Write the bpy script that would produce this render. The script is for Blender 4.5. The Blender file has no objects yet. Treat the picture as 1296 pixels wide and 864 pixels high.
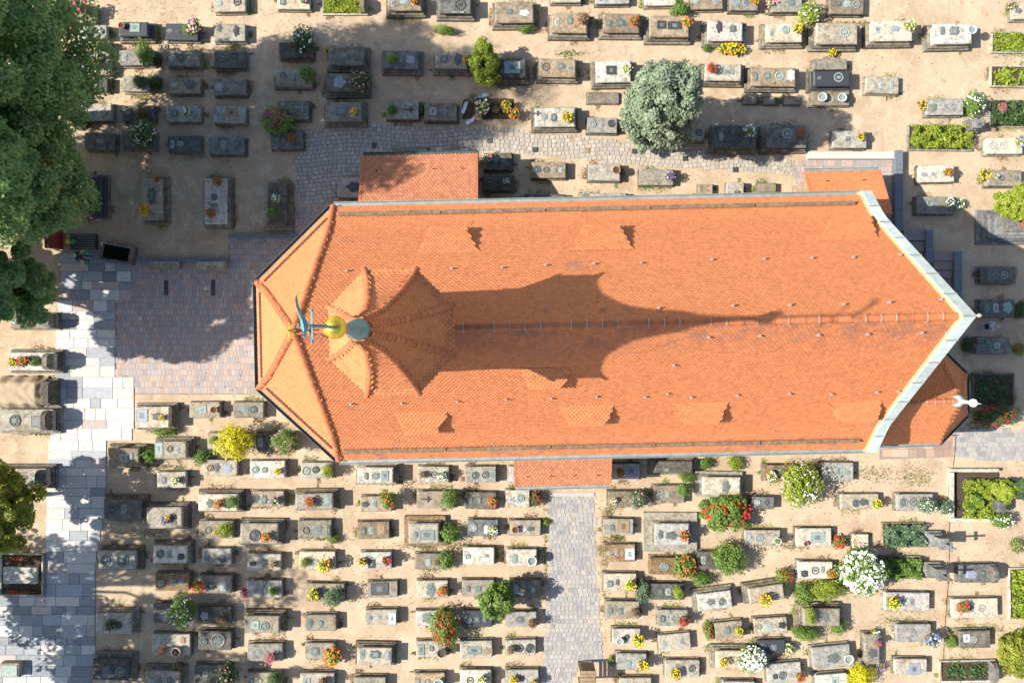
import bpy, bmesh, math, random
import numpy as np
from mathutils import Vector, Matrix

S = bpy.context.scene
# ------------------------------------------------------------------ camera, sky, sun, exposure
CAM_H, FOC = 48.0, 1008.0            # camera height in metres, focal length in photo pixels (1296 wide)
CX, CY = 648.0, 432.0
cd = bpy.data.cameras.new('camera')
cam = bpy.data.objects.new('camera', cd)
S.collection.objects.link(cam)
cam.location = (0, 0, CAM_H)
cam.rotation_euler = (0, 0, 0)
cd.sensor_width = 36.0
cd.lens = 36.0 * FOC / 1296.0
cd.clip_end = 2000.0
S.camera = cam

SUN_EL, SUN_DRIFT = 39.8, 2.4        # degrees; shadows run to +X, drifting a little to +Y
W = bpy.data.worlds.new('World')
S.world = W
W.use_nodes = True
nt = W.node_tree
nt.nodes.clear()
o_ = nt.nodes.new('ShaderNodeOutputWorld')
b_ = nt.nodes.new('ShaderNodeBackground')
s_ = nt.nodes.new('ShaderNodeTexSky')
s_.sky_type = 'NISHITA'
s_.sun_disc = False
s_.sun_elevation = math.radians(SUN_EL)
s_.sun_rotation = math.radians(270 - SUN_DRIFT)
b_.inputs[1].default_value = 0.11
nt.links.new(s_.outputs[0], b_.inputs[0])
nt.links.new(b_.outputs[0], o_.inputs[0])
sl = bpy.data.lights.new('sun', 'SUN')
sl.energy = 5.0
sl.angle = math.radians(0.55)
sl.color = (1.0, 0.95, 0.86)
sun = bpy.data.objects.new('sun', sl)
S.collection.objects.link(sun)
_e, _d = math.radians(SUN_EL), math.radians(SUN_DRIFT)
sun.rotation_euler = Vector((math.cos(_e) * math.cos(_d), math.cos(_e) * math.sin(_d), -math.sin(_e))).to_track_quat('-Z', 'Y').to_euler()
sun.location = (-60, 0, 60)
S.view_settings.view_transform = 'Standard'
S.view_settings.look = 'None'
S.view_settings.exposure = 1.02
S.view_settings.gamma = 1.0
S.view_settings.use_curve_mapping = False

# ------------------------------------------------------------------ helpers
COL = S.collection
rnd = random.Random(7)
R = math.radians

def P(px, py, z=0.0):
    k = (CAM_H - z) / FOC
    return Vector(((px - CX) * k, (CY - py) * k, z))

def new_mesh(name, V, F, mats=(), smooth=False):
    me = bpy.data.meshes.new(name)
    me.from_pydata([tuple(v) for v in V], [], [tuple(f) for f in F])
    for m in mats:
        me.materials.append(m)
    if smooth:
        me.polygons.foreach_set('use_smooth', [True] * len(me.polygons))
    me.update()
    return me

def np_mesh(name, V, loops, sizes, mats=(), smooth=False, mi=None):
    """V (n,3) array, loops flat vertex indices, sizes per face"""
    me = bpy.data.meshes.new(name)
    V = np.asarray(V, dtype=np.float32); loops = np.asarray(loops, dtype=np.int32); sizes = np.asarray(sizes, dtype=np.int32)
    me.vertices.add(len(V)); me.vertices.foreach_set('co', V.ravel())
    me.loops.add(len(loops)); me.loops.foreach_set('vertex_index', loops)
    me.polygons.add(len(sizes))
    st = np.concatenate(([0], np.cumsum(sizes)[:-1])).astype(np.int32)
    me.polygons.foreach_set('loop_start', st)
    me.polygons.foreach_set('loop_total', sizes)
    for m in mats:
        me.materials.append(m)
    me.polygons.foreach_set('use_smooth', [bool(smooth)] * len(sizes))
    if mi is not None:
        me.polygons.foreach_set('material_index', np.asarray(mi, dtype=np.int32))
    me.update(calc_edges=True)
    me.validate()
    return me

def link(name, me, parent=None, loc=None, rot=None, scale=None):
    o = bpy.data.objects.new(name, me)
    COL.objects.link(o)
    if parent is not None:
        o.parent = parent
    if loc is not None:
        o.location = loc
    if rot is not None:
        o.rotation_euler = (0, 0, rot) if not hasattr(rot, '__len__') else rot
    if scale is not None:
        o.scale = scale
    return o

def tag(o, label, cat, group=None):
    o['label'] = label
    o['category'] = cat
    if group:
        o['group'] = group
    return o

def thing(name, label, cat, loc=(0, 0, 0), rot=0.0, group=None):
    return tag(link(name, None, None, loc, rot), label, cat, group)

def structure(o):
    o['kind'] = 'structure'
    return o

def stuff(o):
    o['kind'] = 'stuff'
    return o

class MB:
    """collects shapes into one mesh"""
    def __init__(s):
        s.V, s.F = [], []
    def add(s, V, F):
        n = len(s.V)
        s.V += [tuple(v) for v in V]
        s.F += [tuple(i + n for i in f) for f in F]
        return s
    def box(s, x0, x1, y0, y1, z0, z1):
        return s.add([(x0, y0, z0), (x1, y0, z0), (x1, y1, z0), (x0, y1, z0), (x0, y0, z1), (x1, y0, z1), (x1, y1, z1), (x0, y1, z1)],
                     [(0, 3, 2, 1), (4, 5, 6, 7), (0, 1, 5, 4), (1, 2, 6, 5), (2, 3, 7, 6), (3, 0, 4, 7)])
    def rings(s, rings, jit=0.0, rn=None, cx=0, cy=0):
        """stack of chamfered rectangles: (z, half x, half y, corner)"""
        V, F = [], []
        for (z, hx, hy, c) in rings:
            for (x, y) in ((hx, -hy + c), (hx, hy - c), (hx - c, hy), (-hx + c, hy), (-hx, hy - c), (-hx, -hy + c), (-hx + c, -hy), (hx - c, -hy)):
                if jit:
                    V.append((cx + x + rn.uniform(-jit, jit), cy + y + rn.uniform(-jit, jit), z + rn.uniform(-jit, jit) * .5))
                else:
                    V.append((cx + x, cy + y, z))
        n = len(rings)
        for k in range(n - 1):
            for i in range(8):
                j = (i + 1) % 8
                F.append((k * 8 + i, k * 8 + j, k * 8 + 8 + j, k * 8 + 8 + i))
        F.append(tuple(range(7, -1, -1)))
        F.append(tuple((n - 1) * 8 + i for i in range(8)))
        return s.add(V, F)
    def lathe(s, prof, n=12, cx=0, cy=0, cap=True):
        V, F = [], []
        for (r, z) in prof:
            for i in range(n):
                a = 2 * math.pi * i / n
                V.append((cx + r * math.cos(a), cy + r * math.sin(a), z))
        m = len(prof)
        for k in range(m - 1):
            for i in range(n):
                j = (i + 1) % n
                F.append((k * n + i, k * n + j, k * n + n + j, k * n + n + i))
        if cap:
            F.append(tuple(range(n - 1, -1, -1)))
            F.append(tuple((m - 1) * n + i for i in range(n)))
        return s.add(V, F)
    def tube(s, pts, r, n=8, cap=True):
        pts = [Vector(p) for p in pts]
        rr = r if hasattr(r, '__len__') else [r] * len(pts)
        V, F = [], []
        prev = None
        for k, p in enumerate(pts):
            d = (pts[min(k + 1, len(pts) - 1)] - pts[max(k - 1, 0)])
            d = d.normalized() if d.length > 1e-9 else Vector((0, 0, 1))
            up = Vector((0, 0, 1)) if abs(d.z) < .95 else Vector((1, 0, 0))
            if prev is not None:
                u = prev - d * prev.dot(d)
                u = u.normalized() if u.length > 1e-6 else d.cross(up).normalized()
            else:
                u = d.cross(up).normalized()
            prev = u
            w = d.cross(u)
            for i in range(n):
                a = 2 * math.pi * i / n
                V.append(p + (u * math.cos(a) + w * math.sin(a)) * rr[k])
        for k in range(len(pts) - 1):
            for i in range(n):
                j = (i + 1) % n
                F.append((k * n + i, k * n + j, k * n + n + j, k * n + n + i))
        if cap:
            F.append(tuple(range(n - 1, -1, -1)))
            F.append(tuple((len(pts) - 1) * n + i for i in range(n)))
        return s.add(V, F)
    def prism(s, pts, z0, z1):
        """vertical prism over a polygon (counter-clockwise)"""
        n = len(pts)
        V = [(p[0], p[1], z0) for p in pts] + [(p[0], p[1], z1) for p in pts]
        F = [tuple(range(n - 1, -1, -1)), tuple(range(n, 2 * n))]
        F += [(i, (i + 1) % n, n + (i + 1) % n, n + i) for i in range(n)]
        return s.add(V, F)
    def xf(s, M):
        s.V = [tuple(M @ Vector(v)) for v in s.V]
        return s
    def mesh(s, name, mat, smooth=False):
        return new_mesh(name, s.V, s.F, (mat,) if not isinstance(mat, (list, tuple)) else mat, smooth)
    def obj(s, name, mat, parent=None, smooth=False, **kw):
        return link(name, s.mesh(name, mat, smooth), parent, **kw)

# ------------------------------------------------------------------ materials
def _nodes(name):
    m = bpy.data.materials.new(name)
    m.use_nodes = True
    t = m.node_tree
    t.nodes.clear()
    out = t.nodes.new('ShaderNodeOutputMaterial')
    b = t.nodes.new('ShaderNodeBsdfPrincipled')
    t.links.new(b.outputs[0], out.inputs[0])
    return m, t, b, out

def _mix(t, fac, a, b, blend='MIX'):
    n = t.nodes.new('ShaderNodeMix')
    n.data_type = 'RGBA'
    n.blend_type = blend
    for i, v in ((0, fac), (6, a), (7, b)):
        if hasattr(v, 'is_linked') or hasattr(v, 'links'):
            t.links.new(v, n.inputs[i])
        elif i == 0:
            n.inputs[0].default_value = v
        else:
            n.inputs[i].default_value = (*v, 1)
    return n.outputs[2]

def _noise(t, vec, scale, detail=4, rough=.6, dist=0.0):
    n = t.nodes.new('ShaderNodeTexNoise')
    n.inputs['Scale'].default_value = scale
    n.inputs['Detail'].default_value = detail
    n.inputs['Roughness'].default_value = rough
    n.inputs['Distortion'].default_value = dist
    if vec is not None:
        t.links.new(vec, n.inputs['Vector'])
    return n.outputs[0]

def _ramp(t, fac, lo, hi):
    n = t.nodes.new('ShaderNodeMapRange')
    n.inputs[1].default_value = lo
    n.inputs[2].default_value = hi
    n.interpolation_type = 'SMOOTHSTEP'
    t.links.new(fac, n.inputs[0])
    return n.outputs[0]

def _bump(t, b, h, strength, dist):
    n = t.nodes.new('ShaderNodeBump')
    n.inputs['Strength'].default_value = strength
    n.inputs['Distance'].default_value = dist
    t.links.new(h, n.inputs['Height'])
    t.links.new(n.outputs[0], b.inputs['Normal'])

def _pos(t):
    return t.nodes.new('ShaderNodeNewGeometry').outputs['Position']

def _val(t, col, fac, amt):
    """vary brightness of col by fac (0..1) by +-amt"""
    mr = t.nodes.new('ShaderNodeMapRange')
    mr.inputs[3].default_value = 1 - amt
    mr.inputs[4].default_value = 1 + amt
    t.links.new(fac, mr.inputs[0])
    h = t.nodes.new('ShaderNodeHueSaturation')
    t.links.new(mr.outputs[0], h.inputs['Value'])
    t.links.new(col, h.inputs['Color'])
    return h.outputs[0]

def stone(name, c1, c2, lichen=(.42, .43, .36), lamt=.5, moss=None, dirt=(.06, .055, .045), damt=.5, scale=1.0, rough=.9, rand=.3, bump=.5):
    m, t, b, out = _nodes(name)
    pos = _pos(t)
    oi = t.nodes.new('ShaderNodeObjectInfo')
    rv = oi.outputs['Random']
    col = _mix(t, _ramp(t, _noise(t, pos, 1.9 * scale, 6, .7), .38, .62), c1, c2)
    dk = tuple(v * .52 for v in c1)
    f = _ramp(t, _noise(t, pos, 3.3 * scale, 9, .82, .6), .46, .60)
    mm = t.nodes.new('ShaderNodeMath'); mm.operation = 'MULTIPLY'; mm.inputs[1].default_value = .85
    t.links.new(f, mm.inputs[0])
    col = _mix(t, mm.outputs[0], col, dk)
    if lamt:
        f = _ramp(t, _noise(t, pos, 9 * scale, 6, .75, .6), .60 - .10 * lamt, .66)
        mm = t.nodes.new('ShaderNodeMath'); mm.operation = 'MULTIPLY'; mm.inputs[1].default_value = .7
        t.links.new(f, mm.inputs[0])
        col = _mix(t, mm.outputs[0], col, lichen)
    if moss:
        f = _ramp(t, _noise(t, pos, 1.5 * scale, 7, .78, .3), .53, .66)
        if rand:
            st = t.nodes.new('ShaderNodeMapRange')
            st.inputs[1].default_value = .45; st.inputs[2].default_value = .8
            t.links.new(rv, st.inputs[0])
            mm = t.nodes.new('ShaderNodeMath'); mm.operation = 'MULTIPLY'
            t.links.new(f, mm.inputs[0]); t.links.new(st.outputs[0], mm.inputs[1])
            f = mm.outputs[0]
        col = _mix(t, f, col, moss)
    if damt:
        f = _ramp(t, _noise(t, pos, 3.0 * scale, 8, .82, .7), .59 - .1 * damt, .70)
        mm = t.nodes.new('ShaderNodeMath'); mm.operation = 'MULTIPLY'; mm.inputs[1].default_value = .8
        t.links.new(f, mm.inputs[0])
        col = _mix(t, mm.outputs[0], col, dirt)
    col = _val(t, col, _noise(t, pos, 30 * scale, 3, .7), .45)
    col = _val(t, col, _noise(t, pos, 11 * scale, 4, .7), .25)
    if rand:
        col = _val(t, col, rv, rand)
        wn = t.nodes.new('ShaderNodeTexWhiteNoise'); wn.noise_dimensions = '1D'
        t.links.new(rv, wn.inputs['W'])
        mr = t.nodes.new('ShaderNodeMapRange'); mr.inputs[3].default_value = .0; mr.inputs[4].default_value = .75
        t.links.new(wn.outputs[0], mr.inputs[0])
        col = _mix(t, mr.outputs[0], col, (1.0, .84, .62), 'MULTIPLY')
    t.links.new(col, b.inputs['Base Color'])
    b.inputs['Roughness'].default_value = rough
    b.inputs['Specular IOR Level'].default_value = .25
    _bump(t, b, _noise(t, pos, 20 * scale, 6, .75), bump, .03)
    return m

def plain(name, c, rough=.6, metal=0.0, var=.12, scale=6.0, c2=None, bump=0.0, spec=.5, rand=0.0):
    m, t, b, out = _nodes(name)
    pos = _pos(t)
    n = _noise(t, pos, scale, 5, .65)
    if c2:
        col = _mix(t, _ramp(t, n, .4, .62), c, c2)
        col = _val(t, col, _noise(t, pos, scale * 4, 3), var)
    else:
        rgb = t.nodes.new('ShaderNodeRGB')
        rgb.outputs[0].default_value = (*c, 1)
        col = _val(t, rgb.outputs[0], n, var)
    if rand:
        oi = t.nodes.new('ShaderNodeObjectInfo')
        col = _val(t, col, oi.outputs['Random'], rand)
    t.links.new(col, b.inputs['Base Color'])
    b.inputs['Roughness'].default_value = rough
    b.inputs['Metallic'].default_value = metal
    b.inputs['Specular IOR Level'].default_value = spec
    if bump:
        _bump(t, b, n, bump, .02)
    return m

def island(name, cols, rough=.85, var=.3, patch=None, patchamt=.5, pscale=.5, bump=.2, spec=.3, posvar=.2, stains=()):
    """colour picked per loose piece of the mesh, plus weather patches in world space"""
    m, t, b, out = _nodes(name)
    g = t.nodes.new('ShaderNodeNewGeometry')
    pos = g.outputs['Position']
    rp = g.outputs['Random Per Island']
    cr = t.nodes.new('ShaderNodeValToRGB')
    cr.color_ramp.interpolation = 'CONSTANT' if len(cols) > 3 else 'LINEAR'
    el = cr.color_ramp.elements
    while len(el) < len(cols):
        el.new(.5)
    for i, c in enumerate(cols):
        el[i].position = i / (len(cols) if len(cols) > 3 else max(1, len(cols) - 1))
        el[i].color = (*c, 1)
    t.links.new(rp, cr.inputs[0])
    wn = t.nodes.new('ShaderNodeTexWhiteNoise')
    wn.noise_dimensions = '1D'
    t.links.new(rp, wn.inputs['W'])
    col = _val(t, cr.outputs[0], wn.outputs[0], var)
    if patch:
        f = _ramp(t, _noise(t, pos, pscale, 7, .75, .3), .64 - .14 * patchamt, .78)
        col = _mix(t, f, col, patch)
    for (z0, z1, sc, lo, hi, amt) in stains:          # lichen and soot bands between two heights
        sx = t.nodes.new('ShaderNodeSeparateXYZ')
        t.links.new(pos, sx.inputs[0])
        f = _ramp(t, sx.outputs[2], z0, z1)
        g2 = _ramp(t, _noise(t, pos, sc, 8, .8, .4), lo, hi)
        m1 = t.nodes.new('ShaderNodeMath'); m1.operation = 'MULTIPLY'
        t.links.new(f, m1.inputs[0]); t.links.new(g2, m1.inputs[1])
        m2 = t.nodes.new('ShaderNodeMath'); m2.operation = 'MULTIPLY'; m2.inputs[1].default_value = amt
        t.links.new(m1.outputs[0], m2.inputs[0])
        col = _mix(t, m2.outputs[0], col, (.17, .105, .09))
    col = _val(t, col, _noise(t, pos, 9, 5, .7), posvar)
    t.links.new(col, b.inputs['Base Color'])
    b.inputs['Roughness'].default_value = rough
    b.inputs['Specular IOR Level'].default_value = spec
    if bump:
        _bump(t, b, _noise(t, pos, 30, 4, .7), bump, .01)
    return m

def leafmat(name, c1, c2, trans=.3, rough=.55):
    m, t, b, out = _nodes(name)
    g = t.nodes.new('ShaderNodeNewGeometry')
    rp = g.outputs['Random Per Island']
    wn = t.nodes.new('ShaderNodeTexWhiteNoise')
    wn.noise_dimensions = '1D'
    t.links.new(rp, wn.inputs['W'])
    f = _ramp(t, _noise(t, g.outputs['Position'], 1.4, 3), .35, .65)
    mx = t.nodes.new('ShaderNodeMath'); mx.operation = 'MULTIPLY_ADD'
    mx.inputs[1].default_value = .5
    mh = t.nodes.new('ShaderNodeMath'); mh.operation = 'MULTIPLY'; mh.inputs[1].default_value = .5
    t.links.new(f, mh.inputs[0])
    t.links.new(wn.outputs[0], mx.inputs[0]); t.links.new(mh.outputs[0], mx.inputs[2])
    col = _mix(t, mx.outputs[0], c1, c2)
    col = _val(t, col, rp, .25)
    t.links.new(col, b.inputs['Base Color'])
    b.inputs['Roughness'].default_value = rough
    b.inputs['Specular IOR Level'].default_value = .35
    tr = t.nodes.new('ShaderNodeBsdfTranslucent')
    t.links.new(col, tr.inputs[0])
    ms = t.nodes.new('ShaderNodeMixShader')
    ms.inputs[0].default_value = trans
    t.links.new(b.outputs[0], ms.inputs[1]); t.links.new(tr.outputs[0], ms.inputs[2])
    t.links.new(ms.outputs[0], out.inputs[0])
    return m

STONE = {
    'g': stone('stone_grey', (.24, .23, .20), (.33, .315, .275), moss=(.15, .11, .045)),
    'l': stone('stone_pale', (.345, .33, .29), (.44, .42, .37), lichen=(.5, .49, .44), moss=(.20, .15, .07), damt=.45, rand=.32),
    't': stone('stone_tan', (.22, .185, .14), (.31, .265, .20), lichen=(.37, .35, .28), moss=(.17, .11, .04)),
    'd': stone('stone_dark', (.10, .10, .095), (.165, .165, .155), lichen=(.26, .27, .24), lamt=.35, damt=.3),
    'w': stone('stone_whitish', (.44, .425, .385), (.53, .51, .46), lichen=(.53, .51, .45), damt=.35),
    'p': stone('stone_pinkish', (.32, .235, .20), (.40, .305, .255), lichen=(.4, .36, .31), damt=.3),
    'b': stone('stone_brown', (.17, .105, .05), (.28, .20, .115), lichen=(.34, .32, .26), lamt=.8),
    'k': plain('granite_polished', (.035, .039, .047), rough=.4, var=.35, scale=60, rand=.2, c2=(.055, .056, .058), spec=.3),
}
TONE = {
    'g': stone('stone_grey', (.24, .235, .205), (.33, .315, .27), moss=(.13, .12, .05)),
    'l': stone('stone_pale', (.36, .345, .295), (.45, .425, .36), lichen=(.5, .49, .42), damt=.4),
    't': stone('stone_tan', (.25, .215, .165), (.34, .295, .225), lichen=(.4, .385, .31), moss=(.17, .12, .045)),
    'd': stone('stone_dark', (.10, .10, .097), (.17, .17, .16), lichen=(.27, .28, .25), lamt=.35, damt=.3),
    'w': stone('stone_whitish', (.46, .445, .4), (.55, .525, .46), lichen=(.58, .56, .49), damt=.3),
    'p': stone('stone_pinkish', (.34, .25, .21), (.42, .32, .27), lichen=(.4, .36, .31), damt=.3),
    'b': stone('stone_brown', (.19, .12, .06), (.30, .22, .13), lichen=(.36, .34, .28), lamt=.8),
    'k': plain('granite_polished', (.045, .05, .06), rough=.25, var=.3, scale=60, rand=.2),
}
TONE = {'g': 'grey', 'l': 'pale grey', 't': 'tan', 'd': 'dark grey', 'w': 'whitish', 'p': 'pinkish', 'b': 'brown', 'k': 'black granite'}
M_PLINTH = stone('stone_plinth', (.14, .13, .108), (.225, .205, .168), moss=(.17, .115, .035), lamt=.4, damt=.75)
BRONZE = {
    'b': plain('bronze_green', (.15, .175, .155), rough=.6, metal=.25, c2=(.085, .095, .085), scale=16, rand=.3, var=.3),
    'c': plain('bronze_verdigris', (.25, .305, .275), rough=.7, metal=.1, c2=(.17, .215, .19), scale=12, rand=.25, var=.3),
    'k': plain('bronze_dark', (.045, .046, .046), rough=.5, metal=.3, c2=(.085, .087, .085), scale=16, rand=.25, var=.3),
    's': plain('relief_pale', (.30, .315, .295), rough=.75, c2=(.20, .215, .205), scale=14, rand=.25, var=.35),
    'w': plain('plaque_white', (.50, .50, .49), rough=.6, c2=(.38, .39, .4), scale=14),
    'l': plain('plaque_blue_grey', (.19, .215, .245), rough=.5, c2=(.26, .275, .30), scale=14),
    't': plain('plaque_brown', (.22, .135, .07), rough=.7, c2=(.29, .20, .12), scale=9),
}
LEAF = {
    'g': leafmat('leaf_green', (.085, .165, .028), (.21, .31, .055)),
    'y': leafmat('leaf_yellow_green', (.17, .24, .02), (.33, .38, .04)),
    'Y': leafmat('leaf_golden', (.46, .40, .008), (.66, .60, .02)),
    'd': leafmat('leaf_dark', (.04, .085, .026), (.10, .165, .048)),
    's': leafmat('leaf_blue_green', (.085, .15, .075), (.17, .24, .13)),
    'b': leafmat('leaf_dry', (.17, .10, .045), (.32, .22, .12)),
    'o': leafmat('leaf_olive', (.16, .20, .02), (.30, .30, .035)),
}
M_TREE = leafmat('leaf_tree', (.10, .23, .075), (.29, .44, .15), trans=.45)
M_SPRUCE = leafmat('needles_blue', (.10, .14, .07), (.27, .33, .22), trans=.15)
PETAL = {k: plain('petal_' + n, c, rough=.55, var=.15, spec=.3) for k, n, c in (
    ('r', 'red', (.62, .025, .015)), ('o', 'orange', (.75, .12, .015)), ('y', 'yellow', (.8, .5, .01)), ('m', 'magenta', (.65, .02, .25)),
    ('p', 'pink', (.65, .26, .30)), ('w', 'white', (.75, .73, .66)), ('v', 'violet', (.30, .14, .42)), ('u', 'blue', (.2, .22, .5)), ('b', 'brown', (.33, .2, .11)), ('c', 'cream', (.7, .6, .4)))}
COLW = {'r': 'red', 'o': 'orange', 'y': 'yellow', 'm': 'magenta', 'p': 'pink', 'w': 'white', 'v': 'violet', 'u': 'blue', 'b': 'dried brown', 'c': 'cream', 'g': 'green'}
M_BARK = stone('bark', (.07, .05, .035), (.12, .09, .065), lamt=.2, damt=.3, scale=2, rand=0)
M_SOIL = plain('soil', (.07, .048, .032), rough=1, c2=(.045, .03, .02), scale=9, bump=.8)
M_TERRA = plain('terracotta', (.36, .13, .06), rough=.8, c2=(.28, .1, .05))
M_POT = plain('pot_dark', (.06, .06, .06), rough=.6, c2=(.1, .1, .095))
M_POTL = plain('pot_pale', (.5, .5, .47), rough=.6, c2=(.4, .4, .38))
M_IRON = plain('iron', (.03, .03, .032), rough=.6, metal=.3)
# ------------------------------------------------------------------ ground and paving
def ground_material():
    m, t, b, out = _nodes('sandy_ground')
    pos = _pos(t)
    n1 = _ramp(t, _noise(t, pos, .35, 6, .65, .3), .32, .68)
    col = _mix(t, n1, (.355, .262, .172), (.46, .352, .238))
    n2 = _ramp(t, _noise(t, pos, 1.3, 7, .7, .5), .45, .7)
    col = _mix(t, n2, col, (.495, .39, .272))
    n3 = _ramp(t, _noise(t, pos, .8, 8, .78, .2), .565, .70)
    col = _mix(t, n3, col, (.27, .20, .125))
    n4 = _ramp(t, _noise(t, pos, 2.6, 8, .8, .2), .63, .74)
    col = _mix(t, n4, col, (.22, .20, .07))
    vo = t.nodes.new('ShaderNodeTexVoronoi')
    vo.inputs['Scale'].default_value = 16
    t.links.new(pos, vo.inputs['Vector'])
    hs = _ramp(t, vo.outputs['Distance'], .0, .13)
    col = _mix(t, hs, (.24, .19, .145), col)
    col = _val(t, col, _noise(t, pos, 24, 6, .8), .38)
    col = _val(t, col, _noise(t, pos, 5, 6, .7), .2)
    t.links.new(col, b.inputs['Base Color'])
    b.inputs['Roughness'].default_value = 1
    b.inputs['Specular IOR Level'].default_value = .1
    _bump(t, b, _noise(t, pos, 6, 8, .75), .6, .06)
    return m

M_SAND = ground_material()
structure(MB().add([(-300, -300, 0), (300, -300, 0), (300, 300, 0), (-300, 300, 0)], [(0, 1, 2, 3)]).obj('ground', M_SAND))

def inpoly(x, y, poly):
    r = False
    n = len(poly)
    for i in range(n):
        x0, y0 = poly[i]; x1, y1 = poly[(i + 1) % n]
        if (y0 > y) != (y1 > y) and x < (x1 - x0) * (y - y0) / (y1 - y0) + x0:
            r = not r
    return r

def sheet(name, poly, z, mat):
    pts = [P(x, y, 0) for x, y in poly]
    me = new_mesh(name, [(p.x, p.y, z) for p in pts], [tuple(range(len(pts)))], (mat,))
    if me.polygons[0].normal.z < 0:
        me.flip_normals()
    return structure(link(name, me))

def pave(parent, name, poly, w, h, mat, z=.012, th=.03, gap=.1, jit=.05, bond=.5, seed=1, skip=0.0, rot=0.0, shape=4, arc=0.0):
    """rows of stones (photo-pixel sizes w x h) laid on the ground inside a photo polygon; one mesh"""
    rn = random.Random(seed)
    xs = [p[0] for p in poly]; ys = [p[1] for p in poly]
    V, L, SZ = [], [], []
    row, y = 0, min(ys) - h
    c, s = math.cos(R(rot)), math.sin(R(rot))
    mx, my = (min(xs) + max(xs)) / 2, (min(ys) + max(ys)) / 2
    while y < max(ys) + h:
        x = min(xs) - w * 2 + (row % 2) * w * bond + rn.uniform(-.15, .15) * w
        while x < max(xs) + w:
            ww = w * rn.uniform(1 - jit * 3, 1 + jit * 3)
            ux, uy = x + ww / 2, y + h / 2
            if arc:
                uy += arc * math.sin(ux / 26.0)
            qx, qy = mx + (ux - mx) * c - (uy - my) * s, my + (ux - mx) * s + (uy - my) * c
            if inpoly(qx, qy, poly) and rn.random() >= skip:
                p = P(qx, qy)
                k = CAM_H / FOC
                hx, hy = (ww - w * gap) * k / 2, (h - h * gap) * k / 2
                zt = z + th + rn.uniform(-.003, .003)
                ca, sa = math.cos(-R(rot)), math.sin(-R(rot))
                n0 = len(V)
                if shape == 4:
                    cor = [(-hx, -hy), (hx, -hy), (hx, hy), (-hx, hy)]
                else:
                    q = .28
                    cor = [(-hx, -hy + hy * q), (-hx + hx * q, -hy), (hx - hx * q, -hy), (hx, -hy + hy * q), (hx, hy - hy * q), (hx - hx * q, hy), (-hx + hx * q, hy), (-hx, hy - hy * q)]
                m = len(cor)
                for zz in (z - .01, zt):
                    for (ax, ay) in cor:
                        ax += rn.uniform(-jit, jit) * hx; ay += rn.uniform(-jit, jit) * hy
                        V.append((p.x + ax * ca - ay * sa, p.y + ax * sa + ay * ca, zz + (rn.uniform(-.002, .002) if zz == zt else 0)))
                L += [n0 + m + i for i in range(m)]; SZ.append(m)
                for i in range(m):
                    j = (i + 1) % m
                    L += [n0 + i, n0 + j, n0 + m + j, n0 + m + i]; SZ.append(4)
            x += ww
        y += h
        row += 1
    return stuff(link(name, np_mesh(name, V, L, SZ, (mat,)), parent))

M_JOINT = plain('paving_joint', (.30, .25, .20), rough=1, c2=(.40, .34, .27), scale=5, bump=.4)
M_JOINTC = plain('cobble_joint', (.27, .215, .16), rough=1, c2=(.34, .27, .20), scale=5, bump=.4)
M_JOINTD = plain('paving_joint_dark', (.20, .165, .14), rough=1, c2=(.27, .22, .18), scale=5, bump=.4)
M_BRICK = island('forecourt_brick', [(.34, .265, .23), (.31, .265, .245), (.37, .285, .24), (.29, .265, .255), (.40, .28, .22), (.33, .28, .26)], var=.12, posvar=.2)
M_COBBLE = island('cobblestone', [(.36, .325, .275), (.31, .285, .25), (.385, .34, .285), (.335, .30, .26), (.375, .325, .27)], var=.1)
M_SETT = island('path_sett', [(.315, .298, .275), (.275, .266, .255), (.33, .31, .28), (.29, .278, .262), (.24, .236, .232), (.325, .295, .262), (.28, .268, .252)], var=.08, patch=(.45, .385, .30), patchamt=.55, pscale=1.1)
M_SLAB = {
    'w': plain('slab_white', (.48, .465, .435), rough=.85, c2=(.43, .415, .395), scale=5, var=.12, bump=.1, rand=.1),
    'c': plain('slab_cream', (.52, .475, .42), rough=.85, c2=(.46, .42, .37), scale=5, var=.12, bump=.1, rand=.12),
    'b': plain('slab_blue_grey', (.30, .31, .32), rough=.85, c2=(.26, .27, .28), scale=5, var=.12, bump=.1, rand=.14),
    'd': plain('slab_slate', (.23, .24, .255), rough=.85, c2=(.19, .2, .21), scale=5, var=.12, bump=.1, rand=.15),
    'p': plain('slab_pink', (.42, .33, .295), rough=.85, c2=(.36, .29, .265), scale=5, var=.12, bump=.1, rand=.15),
}

# slab path at the left: each slab an object
slab_poly = [(78, 318), (166, 318), (166, 376), (146, 376), (146, 474), (170, 482), (170, 549), (135, 556), (134, 640), (121, 712), (121, 835), (112, 880), (-40, 880), (-40, 752), (58, 752), (58, 690), (62, 560), (71, 520), (71, 392), (78, 380)]
slab_path = sheet('slab_path', slab_poly, .006, M_JOINT)

def bounds(y):
    xs = []
    n = len(slab_poly)
    for i in range(n):
        (x0, y0), (x1, y1) = slab_poly[i], slab_poly[(i + 1) % n]
        if (y0 > y) != (y1 > y):
            xs.append(x0 + (x1 - x0) * (y - y0) / (y1 - y0))
    return (min(xs), max(xs)) if len(xs) > 1 else None

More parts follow.
